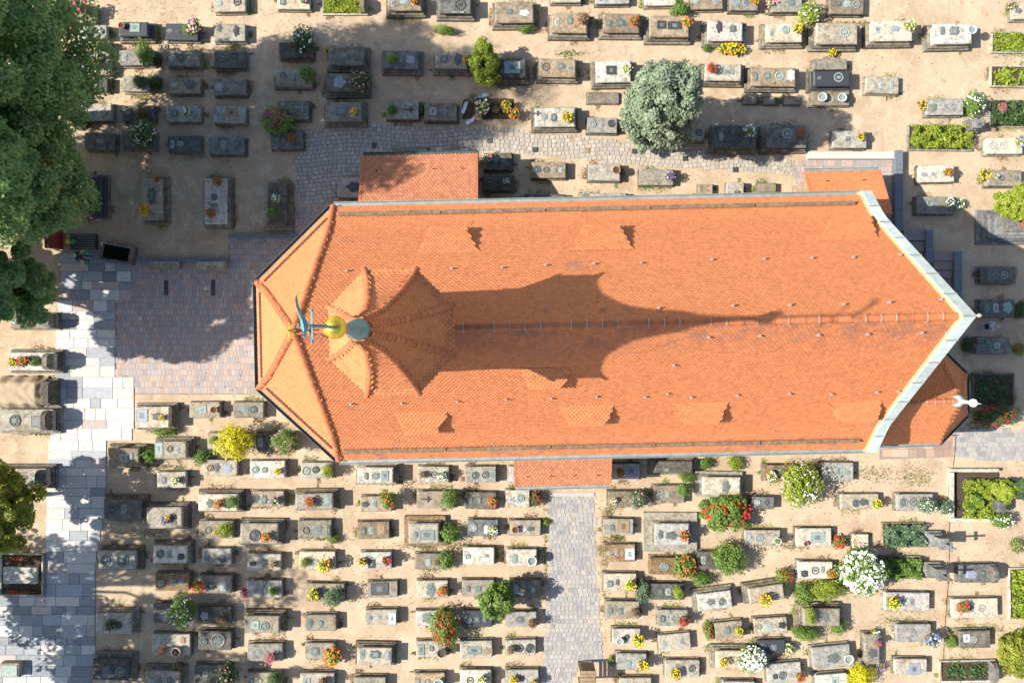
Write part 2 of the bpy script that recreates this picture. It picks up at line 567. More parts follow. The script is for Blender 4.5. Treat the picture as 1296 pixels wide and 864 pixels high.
rn = random.Random(11)
y = 319.0
while y < 876:
    h = rn.choice([10.5, 12.5, 13.5, 14, 15])
    b = bounds(y + h / 2)
    if b:
        x0, x1 = b
        x = x0
        while x < x1 - 1:
            w = rn.choice([13, 18, 21, 23, 26, 30, 34, 38])
            if x + w > x1 - 10:
                w = x1 - x
            low = y > 690
            ch = rn.choices('wcbdp', (3, 1.5, 4, 4, 1.7) if (low or y < 375) else (7, 3.4, 3, .3, 1.3))[0]  # bluer, darker mix in the tree-shaded stretches: shade put into slab colour
            p0, p1 = P(x, y + h), P(x + w, y)
            hx, hy = (p1.x - p0.x) / 2 - .012, (p1.y - p0.y) / 2 - .012
            c = (p0 + p1) / 2
            z = .045 + rn.uniform(-.004, .006)
            MB().rings([(.008, hx, hy, .012), (z - .008, hx, hy, .012), (z, hx - .01, hy - .01, .012)]).obj('paving_slab', M_SLAB[ch], slab_path, loc=(c.x, c.y, 0), rot=rn.uniform(-.004, .004))
            x += w
    y += h

fore_poly = [(146, 346), (166, 331), (289, 331), (289, 300), (372, 300), (372, 262), (445, 262), (345, 362), (345, 492), (352, 499), (171, 499), (171, 482), (147, 474)]
forecourt = sheet('brick_forecourt', fore_poly, .005, M_JOINTD)
pave(forecourt, 'paving_bricks', fore_poly, 4.6, 7.6, M_BRICK, seed=3, gap=.05, jit=.015, th=.014, z=.008)
for (x0, y0, x1, y1) in ((208, 355, 213, 374), (267.5, 354, 272.5, 374)):       # drain grates let into the bricks
    a, b2 = P(x0, y1), P(x1, y0)
    g = thing('drain_grate', 'narrow dark drain grate in the brick forecourt, %s of two' % ('left' if x0 < 240 else 'right'), 'drain', ((a.x + b2.x) / 2, (a.y + b2.y) / 2, .042), 0, 'forecourt drain grates')
    hx, hy = (b2.x - a.x) / 2, (b2.y - a.y) / 2
    MB().box(-hx, hx, -hy, hy, -.02, .001).obj('tray', M_IRON, g)
    for k in range(7):
        yy = -hy + (k + .5) * 2 * hy / 7
        MB().box(-hx, hx, yy - .03, yy + .03, .003, .012).obj('bar', BRONZE['k'], g)

cob_poly = [(372, 166), (470, 158), (640, 162), (760, 176), (880, 190), (1004, 204), (1004, 222), (930, 216), (800, 208), (640, 192), (603, 190), (460, 196), (460, 222), (425, 258), (376, 258)]
cobbles = sheet('cobbled_path', cob_poly, .004, M_JOINTC)
pave(cobbles, 'cobblestones', cob_poly, 6.0, 5.2, M_COBBLE, seed=5, jit=.10, gap=.16, shape=8, arc=3.0, skip=.05, th=.02)

sp_poly = [(694, 626), (752, 626), (754, 700), (758, 780), (762, 838), (742, 842), (728, 850), (718, 880), (686, 880), (690, 780), (695, 700)]
south_path = sheet('south_path', sp_poly, .004, M_JOINT)
pave(south_path, 'path_setts', sp_poly, 5.5, 5.6, M_SETT, seed=8, gap=.10, jit=.05, th=.012, skip=.03)
a, b2 = P(694, 627.5), P(752, 623)
MB().box(a.x, b2.x, a.y, b2.y, .0, .05).obj('threshold_strip', M_SLAB['p'], south_path)

ep_poly = [(1200, 541), (1310, 545), (1310, 585), (1206, 578)]
east_path = sheet('east_path', ep_poly, .004, M_JOINT)
pave(east_path, 'path_setts', ep_poly, 6.2, 6.0, M_SETT, seed=9, gap=.08, jit=.06, th=.012)
ne_poly = [(1004, 203), (1132, 203), (1132, 262), (1010, 262)]
ne_court = sheet('north_brick_court', ne_poly, .005, M_JOINTD)
pave(ne_court, 'paving_bricks', ne_poly, 4.6, 7.4, M_BRICK, seed=13, gap=.05, jit=.015, th=.014)
a, b2 = P(1021, 211), P(1100, 205)
se_poly = [(1113, 556), (1206, 548), (1206, 578), (1113, 581)]
se_court = sheet('chapel_apron', se_poly, .005, M_JOINTD)
M_APRON = island('apron_slab', [(.30, .2, .14), (.36, .25, .18), (.27, .19, .15), (.4, .29, .21)], var=.12)
pave(se_court, 'apron_slabs', se_poly, 11, 10, M_APRON, seed=17, gap=.03, jit=.01, th=.014)

# small square drain covers set in the cobbled path
drains = [(473.5, 184), (620, 178.5), (677, 190), (742.5, 190.5), (803, 192), (867, 201), (930.5, 215)]
for i, (x, y) in enumerate(drains):
    p = P(x, y)
    d = MB().rings([(.0, .15, .15, .01), (.062, .15, .15, .01), (.066, .13, .13, .01)]).obj('drain_cover', BRONZE['t'] if i == 3 else BRONZE['k'], None, loc=(p.x, p.y, .004))
    tag(d, 'small square drain cover in the cobbled path, %s from left' % ['first', 'second', 'third', 'fourth', 'fifth', 'sixth', 'seventh'][i], 'drain cover', 'drain covers of the cobbled path')

# kerbs, low walls and steps
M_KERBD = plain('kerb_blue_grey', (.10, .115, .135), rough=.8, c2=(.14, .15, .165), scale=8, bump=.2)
M_KERBP = plain('kerb_pale', (.5, .46, .40), rough=.9, c2=(.42, .38, .32), scale=6, bump=.3)
def wallpx(name, x0, y0, x1, y1, z, mat, label, cat, group=None, seg=0):
    """low wall: rectangle in photo pixels at the height of its top; capstones are parts"""
    a, b = P(x0, y1, z), P(x1, y0, z)
    cx, cy = (a.x + b.x) / 2, (a.y + b.y) / 2
    hx, hy = (b.x - a.x) / 2, (b.y - a.y) / 2
    t = thing(name, label, cat, (cx, cy, 0), 0, group)
    MB().rings([(0, hx - .02, hy - .02, .01), (z - .07, hx - .02, hy - .02, .01)]).obj('wall_body', mat, t)
    n = max(1, int(round(max(hx, hy) * 2 / 1.3)))
    for k in range(n):
        if hx > hy:
            c = (-hx + (k + .5) * 2 * hx / n, 0); q = (hx / n - .004, hy)
        else:
            c = (0, -hy + (k + .5) * 2 * hy / n); q = (hx, hy / n - .004)
        MB().rings([(z - .068, q[0], q[1], .01), (z - .012, q[0], q[1], .01), (z, q[0] - .012, q[1] - .012, .01)], cx=c[0], cy=c[1]).obj('capstone', mat, t)
    return t
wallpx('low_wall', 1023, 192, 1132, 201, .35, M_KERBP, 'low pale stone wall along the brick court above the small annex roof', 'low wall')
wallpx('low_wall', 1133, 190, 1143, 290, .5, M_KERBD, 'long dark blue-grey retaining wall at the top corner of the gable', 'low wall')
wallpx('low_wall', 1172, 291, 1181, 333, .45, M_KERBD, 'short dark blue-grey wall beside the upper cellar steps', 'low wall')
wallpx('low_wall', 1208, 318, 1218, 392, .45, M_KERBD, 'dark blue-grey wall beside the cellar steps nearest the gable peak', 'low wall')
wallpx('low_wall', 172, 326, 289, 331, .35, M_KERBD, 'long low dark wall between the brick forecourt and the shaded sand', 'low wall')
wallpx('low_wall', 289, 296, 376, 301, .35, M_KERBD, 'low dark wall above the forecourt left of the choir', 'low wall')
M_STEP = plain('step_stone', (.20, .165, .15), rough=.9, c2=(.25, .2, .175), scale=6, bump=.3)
steps = thing('stone_steps', 'brown stone steps between the dark blue-grey walls beside the gable', 'steps', P(1190, 330))
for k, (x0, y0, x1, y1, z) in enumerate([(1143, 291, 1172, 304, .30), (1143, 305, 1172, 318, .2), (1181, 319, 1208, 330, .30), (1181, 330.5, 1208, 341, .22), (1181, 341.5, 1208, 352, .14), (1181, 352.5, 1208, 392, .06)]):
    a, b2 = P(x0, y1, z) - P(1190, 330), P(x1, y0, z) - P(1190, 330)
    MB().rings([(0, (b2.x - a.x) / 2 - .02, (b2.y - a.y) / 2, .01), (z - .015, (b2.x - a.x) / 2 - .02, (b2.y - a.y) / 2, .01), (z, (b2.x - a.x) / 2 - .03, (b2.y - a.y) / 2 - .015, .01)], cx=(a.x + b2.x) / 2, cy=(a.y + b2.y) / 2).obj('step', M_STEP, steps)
for i, (x0, x1) in enumerate(((188, 227), (248, 287))):
    p = P((x0 + x1) / 2, 336, .45)
    t = thing('stone_bench', 'grey stone block bench below the low forecourt wall, %s one' % ('left' if i == 0 else 'right'), 'bench', (p.x, p.y, 0), 0, 'stone benches on the forecourt')
    for s in (-1, 1):
        MB().rings([(.03, .14, .2, .01), (.38, .14, .2, .01)], cx=s * .62).obj('leg', STONE['d'], t)
    MB().rings([(.38, .9, .25, .02), (.44, .9, .25, .02), (.455, .88, .23, .02)]).obj('seat', STONE['g'], t)
# ------------------------------------------------------------------ church
M_TILE = island('roof_tile', [(.46, .162, .064), (.54, .195, .08), (.50, .178, .072)], var=.08, patch=(.30, .14, .095), patchamt=.42, pscale=.55, rough=.85, posvar=.09, bump=.15, spec=.2)
M_TILES = island('roof_tile_south', [(.45, .152, .06), (.53, .185, .076), (.49, .168, .068)], var=.09, patch=(.30, .14, .095), patchamt=.45, pscale=.55, rough=.85, posvar=.09, bump=.15, spec=.2, stains=((13.2, 15.6, 1.3, .42, .6, .55), (8.6, 7.3, .9, .5, .64, .65)))
M_TILEO = island('roof_tile_old', [(.40, .155, .078), (.46, .185, .095), (.36, .145, .08)], var=.1, patch=(.22, .12, .09), patchamt=.5, pscale=.9, rough=.9, spec=.2)
M_UNDER = plain('roof_underlay', (.20, .065, .028), rough=.95, c2=(.16, .05, .025))
M_RIDGE = plain('ridge_tile', (.45, .145, .05), rough=.85, c2=(.36, .115, .045), scale=3, var=.2, rand=.15)
M_MORTAR = plain('mortar', (.46, .36, .29), rough=.95, c2=(.38, .24, .17), scale=7)
M_GUT = plain('gutter_zinc', (.27, .31, .29), rough=.5, metal=.4, c2=(.36, .37, .34), scale=2.5)
M_GUTD = plain('gutter_dark', (.07, .09, .09), rough=.5, metal=.4, c2=(.11, .125, .12), scale=2.5)
M_BEAM = plain('snow_beam', (.13, .08, .045), rough=.9, c2=(.20, .14, .085), scale=4)
M_COPPER = plain('coping_copper', (.42, .50, .485), rough=.6, metal=.15, c2=(.52, .57, .54), scale=1.6, var=.2, rand=.12)
M_TEAL = plain('spire_copper', (.13, .32, .35), rough=.5, metal=.3, c2=(.09, .235, .26), scale=5)
M_GOLD = plain('gilding', (.80, .55, .07), rough=.33, metal=.8, c2=(.62, .42, .06), scale=4)
M_PLAST = plain('gable_plaster', (.50, .33, .17), rough=.9, c2=(.42, .28, .15), scale=2)
M_WALL = stone('church_sandstone', (.30, .21, .15), (.38, .28, .20), lamt=.3, damt=.3, scale=.6, rand=0)
M_GLASS = plain('window_glass', (.03, .035, .04), rough=.15, var=.3, scale=3)
M_HOOK = plain('roof_hook', (.33, .29, .27), rough=.6, metal=.2)

M_RAIL = plain('snow_rail', (.09, .035, .025), rough=.9, c2=(.13, .05, .03))

HW, ZE, ZR = 6.5, 7.0, 15.8
A_EAST, APX = 27.05, 0.25
C0 = Vector((-9.05, 0.42, 0))
CANG = math.radians(1.25)
CM = Matrix.Translation(C0) @ Matrix.Rotation(CANG, 4, 'Z')
church = thing('church', 'long church with steep orange tiled roof, polygonal left end and pale gable coping', 'church', C0, CANG)

def bell(pts):
    """t -> z through points, piecewise linear then smoothed a little"""
    ts = np.linspace(0, 1, 81)
    zs = np.interp(ts, [p[0] for p in pts], [p[1] for p in pts])
    k = np.ones(9) / 9
    zp = np.concatenate((zs[0] - (zs[1] - zs[0]) * np.arange(4, 0, -1), zs, zs[-1] + (zs[-1] - zs[-2]) * np.arange(1, 5)))
    zs2 = np.convolve(zp, k, 'valid')
    zs2[0], zs2[-1] = zs[0], zs[-1]
    return ts, zs2

def roof_face(parent, E0, E1, T0, T1, prof, tile_w=.2, expo=.145, mat=M_TILE, seed=1, tmin=0.0, tmax=1.0, name='roof_tiles', lift=.0, under=True, holes=(), udir=None):
    """tiles laid in courses over the ruled surface between eaves edge E0-E1 and top edge T0-T1; z follows prof(t)"""
    rn = np.random.RandomState(seed)
    E0, E1, T0, T1 = [np.array(v[:2], float) for v in (E0, E1, T0, T1)]
    ts, zs = prof
    mid_e, mid_t = (E0 + E1) / 2, (T0 + T1) / 2
    ed = (E1 - E0) / np.linalg.norm(E1 - E0)
    inw = np.array([-ed[1], ed[0]])
    run = np.dot(T0 - E0, inw)
    s = np.concatenate(([0], np.cumsum(np.hypot(np.diff(ts) * run, np.diff(zs)))))
    s0, s1 = np.interp(tmin, ts, s), np.interp(tmax, ts, s)
    V, L, SZ = [], [], []
    zat = lambda t: np.interp(t, ts, zs)
    k, sv = 0, s0
    base = np.dot(E0, ed)
    thick, tl = .046, expo * 1.8
    while sv < s1 - expo * .3:
        ta = np.interp(sv, s, ts); tb = np.interp(min(sv + tl, s1), s, ts)
        La, Ra = E0 + (T0 - E0) * ta, E1 + (T1 - E1) * ta
        ua, ub = np.dot(La, ed), np.dot(Ra, ed)
        off = (k % 2) * tile_w / 2
        n0 = math.ceil((ua - base - off) / tile_w - .5); n1 = math.floor((ub - base - off) / tile_w + .5)
        # direction up the slope in 3D (for points of this face at fixed u)
        dz = (zat(tb) - zat(ta)); dr = run * (tb - ta)
        ln = math.hypot(dz, dr)
        up = np.array([inw[0] * dr / ln, inw[1] * dr / ln, dz / ln])
        nor = np.array([-inw[0] * dz / ln, -inw[1] * dz / ln, dr / ln])
        O = np.array([*(E0 + inw * run * ta), zat(ta)])
        for i in range(n0, n1 + 1):
            u = base + off + i * tile_w
            if u < ua - tile_w * .3 or u > ub + tile_w * .3:
                continue
            if holes:
                q = (u - base, sv)
                if any(h[0] < q[0] < h[1] and h[2] < q[1] < h[3] for h in holes):
                    continue
            c = O + np.array([*(ed * (u - np.dot(E0, ed))), 0])
            c = c + nor * (lift + rn.uniform(0, .006))
            hw = tile_w * .465
            e3 = np.array([ed[0], ed[1], 0])
            tilt = rn.uniform(-.004, .004)
            bot = [(-hw, .10), (-hw * .68, .035), (0, 0), (hw * .68, .035), (hw, .10)]
            n = len(V)
            ll = min(tl, max(.08, s1 - sv))
            V.append(c + e3 * -hw + up * ll + nor * .006)
            V.append(c + e3 * hw + up * ll + nor * .006)
            for (a, b) in bot:
                V.append(c + e3 * a + up * b + nor * (thick + .022 + tilt * a / hw))
            for (a, b) in bot:
                V.append(c + e3 * a + up * b + nor * .006)
            L += [n, n + 2, n + 3, n + 4, n + 5, n + 6, n + 1]; SZ.append(7)
            for q in range(4):
                L += [n + 2 + q, n + 7 + q, n + 8 + q, n + 3 + q]; SZ.append(4)
        sv += expo
        k += 1
    o = stuff(link(name, np_mesh(name, np.array(V), L, SZ, (mat,)), parent))
    if under:
        UV, UF = [], []
        tt = [t for t in np.linspace(tmin, tmax, 22)]
        for t in tt:
            for (e, q) in ((E0, T0), (E1, T1)):
                p = e + (q - e) * t
                UV.append((p[0], p[1], zat(t) + lift - .004))
        for i in range(len(tt) - 1):
            UF.append((2 * i, 2 * i + 1, 2 * i + 3, 2 * i + 2))
        link('roof_boarding', new_mesh('roof_boarding', UV, UF, (M_UNDER,)), parent)
    return o

PROF = bell([(0, ZE), (.2, 8.2), (1, ZR)])
zprof = lambda t: float(np.interp(t, *PROF))
CORN = [(0, -HW), (-4.0, -2.68), (-4.0, 2.68), (0, HW)]       # choir polygon, south to north
APEX = (APX, 0)
roof = link('roof', None, church)
roof_face(roof, (0, -HW), (A_EAST, -HW), (APX, 0), (A_EAST, 0), PROF, seed=2, mat=M_TILES)
roof_face(roof, (A_EAST, HW), (0, HW), (A_EAST, 0), (APX, 0), PROF, seed=3)
for i in range(3):
    roof_face(roof, CORN[i + 1], CORN[i], APEX, APEX, PROF, seed=4 + i)
PB = church

def caps(parent, pts, r=.15, step=.38, name='ridge_tile', mat=M_RIDGE, mortar=0.0, seed=1, joint=False):
    """row of overlapping half-round cap tiles along a polyline (each a child)"""
    rn = random.Random(seed)
    pts = [Vector(p) for p in pts]
    d = [0]
    for a, b in zip(pts, pts[1:]):
        d.append(d[-1] + (b - a).length)
    n = max(2, int(d[-1] / step))
    def at(s):
        for i in range(len(pts) - 1):
            if s <= d[i + 1] or i == len(pts) - 2:
                return pts[i].lerp(pts[i + 1], (s - d[i]) / max(1e-6, d[i + 1] - d[i]))
    cache = {}
    for k in range(n):
        a, b = at(k * d[-1] / n), at((k + 1) * d[-1] / n)
        dr = (b - a).normalized()
        up = Vector((0, 0, 1)); up = (up - dr * up.dot(dr)).normalized()
        sd = dr.cross(up)
        Lh = (b - a).length
        me = cache.get('m')
        if me is None:
            V, F = [], []
            m = 7
            for (x, rr) in ((-.02, r * 1.12), (.06, r * 1.12), (.061, r * .98), (Lh + .03, r * .94)):
                for i in range(m):
                    an = math.pi * i / (m - 1)
                    V.append((x, rr * math.cos(an), rr * math.sin(an) * .9))
            for q in range(3):
                for i in range(m - 1):
                    F.append((q * m + i, q * m + i + 1, (q + 1) * m + i + 1, (q + 1) * m + i))
            me = new_mesh(name, V, F, (mat,))
            cache['m'] = me
        M = Matrix((( dr.x, sd.x, up.x, a.x), (dr.y, sd.y, up.y, a.y), (dr.z, sd.z, up.z, a.z), (0, 0, 0, 1)))
        o = link(name, me, parent)
        o.matrix_local = M
        if mortar and rn.random() < mortar:
            mj = cache.get('j')
            if mj is None:
                V, F = [], []
                for x in (-.04, .0):
                    for i in range(7):
                        an = math.pi * i / 6
                        V.append((x, r * 1.18 * math.cos(an), r * 1.18 * math.sin(an) * .9))
                F = [(i, i + 1, 8 + i, 7 + i) for i in range(6)]
                mj = new_mesh('mortar_joint', V, F, (M_MORTAR,))
                cache['j'] = mj
            o2 = link('mortar_joint', mj, parent)
            o2.matrix_local = M
ridge = link('ridge', None, church)
caps(ridge, [(APX, 0, ZR + .0), (A_EAST, 0, ZR)], r=.17, step=.62, mortar=.75, seed=3)
for i, c in enumerate(CORN):
    hip = link('hip', None, church)
    pts = []
    for t in np.linspace(0, 1, 15):
        pts.append((c[0] + (APX - c[0]) * t, c[1] * (1 - t), zprof(t) + .05))
    caps(hip, pts, r=.16, step=.42, seed=5 + i)

mrn = random.Random(77)
mb = MB()
a = 6.5
while a < A_EAST - .5:
    L_ = mrn.uniform(.15, .8)
    w0 = mrn.uniform(.05, .2)
    pts = []
    m = 6
    up_, dn_ = [], []
    for i in range(m):
        x = a + L_ * i / (m - 1)
        d0 = .14 + mrn.uniform(-.01, .02)
        d1 = d0 + w0 * mrn.uniform(.3, 1.0) * (math.sin(math.pi * (i + .4) / m))
        for d_, lst_ in ((d0, up_), (d1, dn_)):
            t_ = 1 - d_ / HW
            lst_.append((x, -d_, zprof(t_) + .075))
    V_ = up_ + dn_
    mb.add(V_, [(i, m + i, m + i + 1, i + 1) for i in range(m - 1)])
    a += L_ + mrn.uniform(.05, .9)
mb.obj('mortar_smears', M_MORTAR, church)

# roof hooks, lightning wires, snow beams, gutters
hook_me = MB().box(-.03, .03, -.035, .035, 0, .24).box(-.045, .045, -.05, .05, .24, .29).mesh('roof_hook', M_HOOK)
def hook_at(px, py, side):
    # intersect the pixel ray with the roof slope of this side
    lo, hi = 0.0, 1.0
    for _ in range(40):
        t = (lo + hi) / 2
        w = CM @ Vector((0, side * HW * (1 - t), zprof(t)))
        q = P(px, py, zprof(t))
        loc = CM.inverted() @ q
        if loc.y * side > HW * (1 - t):
            hi = t
        else:
            lo = t
    loc.z = zprof(t) + .03
    return loc, t
hooks_n = [(440, 343), (503, 342), (572, 340), (635, 339), (690, 336), (751, 334), (810, 333), (899, 329), (965, 328), (1025, 327), (1077, 326), (1136, 323), (832, 390), (925, 387), (997, 386), (1065, 385), (1122, 383), (1187, 379), (690, 392), (762, 391)]
hooks_s = [(445, 511), (509, 510), (579, 508), (640, 505), (697, 504), (754, 502), (815, 502), (873, 502), (931, 500), (997, 498), (1049, 498), (1107, 496), (1134, 495), (851, 462), (843, 498), (895, 427), (959, 425), (1033, 424), (1095, 423), (1163, 421), (1195, 421)]
for lst, sd in ((hooks_n, 1), (hooks_s, -1)):
    for (px, py) in lst:
        loc, t = hook_at(px, py, sd)
        link('roof_hook', hook_me, church, loc=loc)
def on_roof(a, side, t, up=.05):
    return (a, side * HW * (1 - t), zprof(t) + up)
for (pa, side) in ((590, 1), (800, -1)):
    l0, t0 = hook_at(pa, 410 if side > 0 else 430, side)
    a = (l0.x)
    MB().tube([on_roof(a, side, t, .07) for t in np.linspace(.02, .97, 16)], .014, 5).obj('lightning_wire', M_IRON, church)
for side in (-1, 1):
    segs = [0.35, 5.6, 10.9, 16.2, 21.5, A_EAST - .5]
    for a0, a1 in zip(segs, segs[1:]):
        tb = .075
        y0, z0 = side * HW * (1 - tb), zprof(tb) + .06
        MB().rings([(0, (a1 - a0) / 2 - .03, .10, .01), (.24, (a1 - a0) / 2 - .03, .10, .01)]).obj('snow_beam', M_BEAM, church, loc=((a0 + a1) / 2, y0, z0))
    # half-round gutter
def gutter(parent, p0, p1, mat, r=.14, name='gutter'):
    p0, p1 = Vector(p0), Vector(p1)
    d = (p1 - p0); Lh = d.length; d.normalize()
    V, F = [], []
    m = 9
    for x in (0, Lh):
        for rr in (r, r * .86):
            for i in range(m):
                an = math.pi + math.pi * i / (m - 1)
                V.append((x, rr * math.cos(an), rr * math.sin(an)))
    for i in range(m - 1):
        F.append((i, i + 1, 2 * m + i + 1, 2 * m + i))
        F.append((m + i, 3 * m + i, 3 * m + i + 1, m + i + 1))
    F.append((0, 2 * m, 3 * m, m)); F.append((m - 1, 2 * m - 1, 4 * m - 1, 3 * m - 1))
    o = link(name, new_mesh(name, V, F, (mat,)), parent)
    o.location = p0
    o.rotation_euler = (0, -math.asin(d.z), math.atan2(d.y, d.x))
    return o
gz = ZE - .01
go = HW + .12
gutter(church, (0, go, gz), (A_EAST + .3, go, gz), M_GUT)
gutter(church, (0, -go, gz), (A_EAST + .3, -go, gz), M_GUT)
def off(c, k):
    return (c[0] * (1 + k / 5.0) if c[0] else 0, c[1] * (1 + k / 6.5), gz)
ocn = [(-.02, -go, gz), (-4.12, -2.72, gz), (-4.12, 2.72, gz), (-.02, go, gz)]
for a, b in zip(ocn, ocn[1:]):
    gutter(church, a, b, M_GUTD)
# narrow dark snow rail at the foot of the choir slopes
for i in range(3):
    a, b = Vector((*CORN[i], 0)), Vector((*CORN[i + 1], 0))
    q = []
    for (p, w) in ((a, .06), (b, .06)):
        t = .075
        q.append(Vector((p.x + (APX - p.x) * t, p.y * (1 - t), zprof(t) + .1)))
    d = (q[1] - q[0])
    q0, q1 = q[0] + d * .06, q[1] - d * .06
    MB().tube([q0, q1], .10, 6).obj('snow_rail', M_RAIL, church)

# dormers: small swept shed dormers
def dormer(px, py_front, py_tail, wf, wt, side, h=.62):
    lf, tf = hook_at(px, py_front, side)
    lt, tt = hook_at(px, py_tail, side)
    yf = side * HW * (1 - tf); zf = zprof(tf)
    yt = side * HW * (1 - tt); zt = zprof(tt)
    a = lf.x; at = lt.x
    FTL, FTR = Vector((a - wf / 2, yf, zf + h)), Vector((a + wf / 2, yf, zf + h))
    FBL, FBR = Vector((a - wf / 2 - .12, yf, zf - .05)), Vector((a + wf / 2 + .12, yf, zf - .05))
    TL, TR = Vector((at - wt / 2, yt, zt + .02)), Vector((at + wt / 2, yt, zt + .02))
    d = link('dormer', None, church)
    new = lambda nm, V, F, m: link(nm, new_mesh(nm, V, F, (m,)), d)
    new('louvre_front', [FBL, FBR, FTR, FTL], [(0, 1, 2, 3)], M_BEAM)
    new('dormer_boarding', [FTL, FTR, TR, TL, FBL, FBR], [(0, 1, 2, 3), (1, 5, 2), (0, 3, 4)], M_UNDER)
    prof = (np.array([0., 1.]), np.array([FTL.z, TL.z]))
    ov = Vector((0, side * .1, 0))
    if side < 0:
        roof_face(d, FTL + ov, FTR + ov, TL, TR, prof, seed=int(px), name='dormer_tiles', lift=.012, under=False)
    else:
        roof_face(d, FTR + ov, FTL + ov, TR, TL, prof, seed=int(px), name='dormer_tiles', lift=.012, under=False)
    # swept cheeks, tiled as one sheet of small courses
    for s, (ft, fb, tl) in ((-1, (FTL, FBL, TL)), (1, (FTR, FBR, TR))):
        V, F = [], []
        nrm = (fb - ft).cross(tl - ft).normalized()
        if nrm.x * s < 0:
            nrm = -nrm
        n = 7
        for k in range(n):
            t0, t1 = k / n, (k + 1) / n
            a0, b0 = ft.lerp(tl, t0), fb.lerp(tl, t0)
            a1, b1 = ft.lerp(tl, t1), fb.lerp(tl, t1)
            i = len(V)
            V += [a0 + nrm * .02, b0 + nrm * .02, b1 + nrm * .008, a1 + nrm * .008]
            F.append((i, i + 1, i + 2, i + 3))
        new('cheek_tiles', V, F, M_TILE)
for (px, pf, pt, wf, wt, h) in ((568, 292, 320, 1.55, 2.7, .5), (760, 290, 318, 1.6, 2.9, .54), (1072, 278, 305, 1.6, 2.7, .5)):
    dormer(px, pf, pt, wf, wt, 1, h)
for (px, pf, pt, wf, wt, h) in ((534, 545, 520, 1.4, 2.5, .6), (742, 534, 512, 1.5, 2.6, .6), (884, 532, 508, 1.5, 2.6, .6), (1080, 529, 506, 1.5, 2.5, .6), (690, 488, 464, 1.3, 2.2, .55)):
    dormer(px, pf, pt, wf, wt, -1, h)

# gable parapet with copper coping
gx0, gx1 = A_EAST, A_EAST + .40
par_h = .46
prof_pts = [(t, zprof(t)) for t in np.linspace(-.03, 1, 18)]
prof_pts[0] = (-.03, ZE - .2)
gab = MB()
outl = [(-HW * 1.03, 0.0)] + [(-HW * (1 - t), z + par_h) for t, z in prof_pts] + [(HW * (1 - t), z + par_h) for t, z in prof_pts[::-1][1:]] + [(HW * 1.03, 0.0)]
n = len(outl)
V = [(gx0, y, z) for y, z in outl] + [(gx1 - .06, y, z) for y, z in outl]
gab.add(V, [tuple(range(n)), tuple(range(2 * n - 1, n - 1, -1))] + [(i, n + i, n + (i + 1) % n, (i + 1) % n) for i in range(n)])
gab.obj('gable_wall', M_PLAST, church)
for side in (-1, 1):
    NP = 7
    for k in range(NP):
        V, F = [], []
        t0, t1 = -.03 + 1.03 * k / NP + .003, -.03 + 1.03 * (k + 1) / NP
        tv = np.linspace(t0, t1, 5)
        for t in tv:
            y = side * HW * (1 - t); z = (zprof(t) if t > 0 else ZE - .2 + (ZE + .2 - ZE) * (t + .03) / .03) + par_h
            for (x, dz) in ((gx0 - .05, .03), (gx0 + .02, .075), (gx1 + .10, .06), (gx1 + .10, -.1)):
                V.append((x, y, z + dz))
        for i in range(4):
            for j in range(3):
                f = (i * 4 + j, i * 4 + j + 1, (i + 1) * 4 + j + 1, (i + 1) * 4 + j)
                F.append(f if side < 0 else f[::-1])
        link('coping_panel', new_mesh('coping_panel', V, F, (M_COPPER,)), church)
        MB().box(gx0 - .06, gx1 + .11, -.02, .02, 0, .035).obj('coping_seam', M_GUT, church, loc=(0, side * HW * (1 - t1), (zprof(max(0, t1)) + par_h + .065)), rot=(side * -math.atan2(zprof(1) - zprof(.3), HW * .7), 0, 0))
caps_g = MB().lathe([(.05, ZR + par_h), (.05, ZR + par_h + .5), (.09, ZR + par_h + .55), (.02, ZR + par_h + .7)], 8, gx1 - .1, 0).obj('gable_finial', M_GUT, church)

# walls and windows below the roof
wp = [(A_EAST + .2, -5.95), (A_EAST + .2, 5.95), (.15, 5.95), (-3.55, 2.45), (-3.55, -2.45), (.15, -5.95)]
MB().prism(wp, 0, ZE - .12).obj('wall', M_WALL, church)
MB().prism([(p[0] * 1.0 + (.25 if p[0] > 1 else -.2), p[1] * 1.045) for p in wp], ZE - .38, ZE - .06).obj('cornice', M_WALL, church)
MB().prism([(p[0] + (.1 if p[0] > 1 else -.18), p[1] * 1.035) for p in wp], 0, .7).obj('base_course', M_WALL, church)
def lancet(cx, cy, ang, w=1.1, z0=2.2, z1=5.8):
    pts = [(-w / 2, z0), (w / 2, z0), (w / 2, z1 - w * .8), (w * .28, z1 - w * .25), (0, z1), (-w * .28, z1 - w * .25), (-w / 2, z1 - w * .8)]
    n = len(pts)
    win = link('window', None, church, loc=(cx, cy, 0), rot=ang)
    V = [(x, .03, z) for x, z in pts] + [(x * 1.28, .08, (z - 4) * 1.07 + 4) for x, z in pts] + [(x * 1.28, -.05, (z - 4) * 1.07 + 4) for x, z in pts]
    F = [(i, (i + 1) % n, n + (i + 1) % n, n + i) for i in range(n)] + [(n + i, n + (i + 1) % n, 2 * n + (i + 1) % n, 2 * n + i) for i in range(n)]
    link('frame', new_mesh('frame', V, F, (M_KERBP,)), win)
    link('pane', new_mesh('pane', [(x * .99, .025, z) for x, z in pts], [tuple(range(n - 1, -1, -1))], (M_GLASS,)), win)
    MB().box(-.04, .04, .03, .07, z0, z1 - .2).obj('mullion', M_KERBP, win)
for a in (3, 8, 13, 18, 23):
    lancet(a, 5.95, 0)
    if not (9 < a < 16):
        lancet(a, -5.95, math.pi)
lancet(-3.55, 0, math.pi / 2)
for s in (-1, 1):
    lancet(-1.7, s * 4.2, s * (math.pi / 4) if s > 0 else math.pi - math.pi / 4)

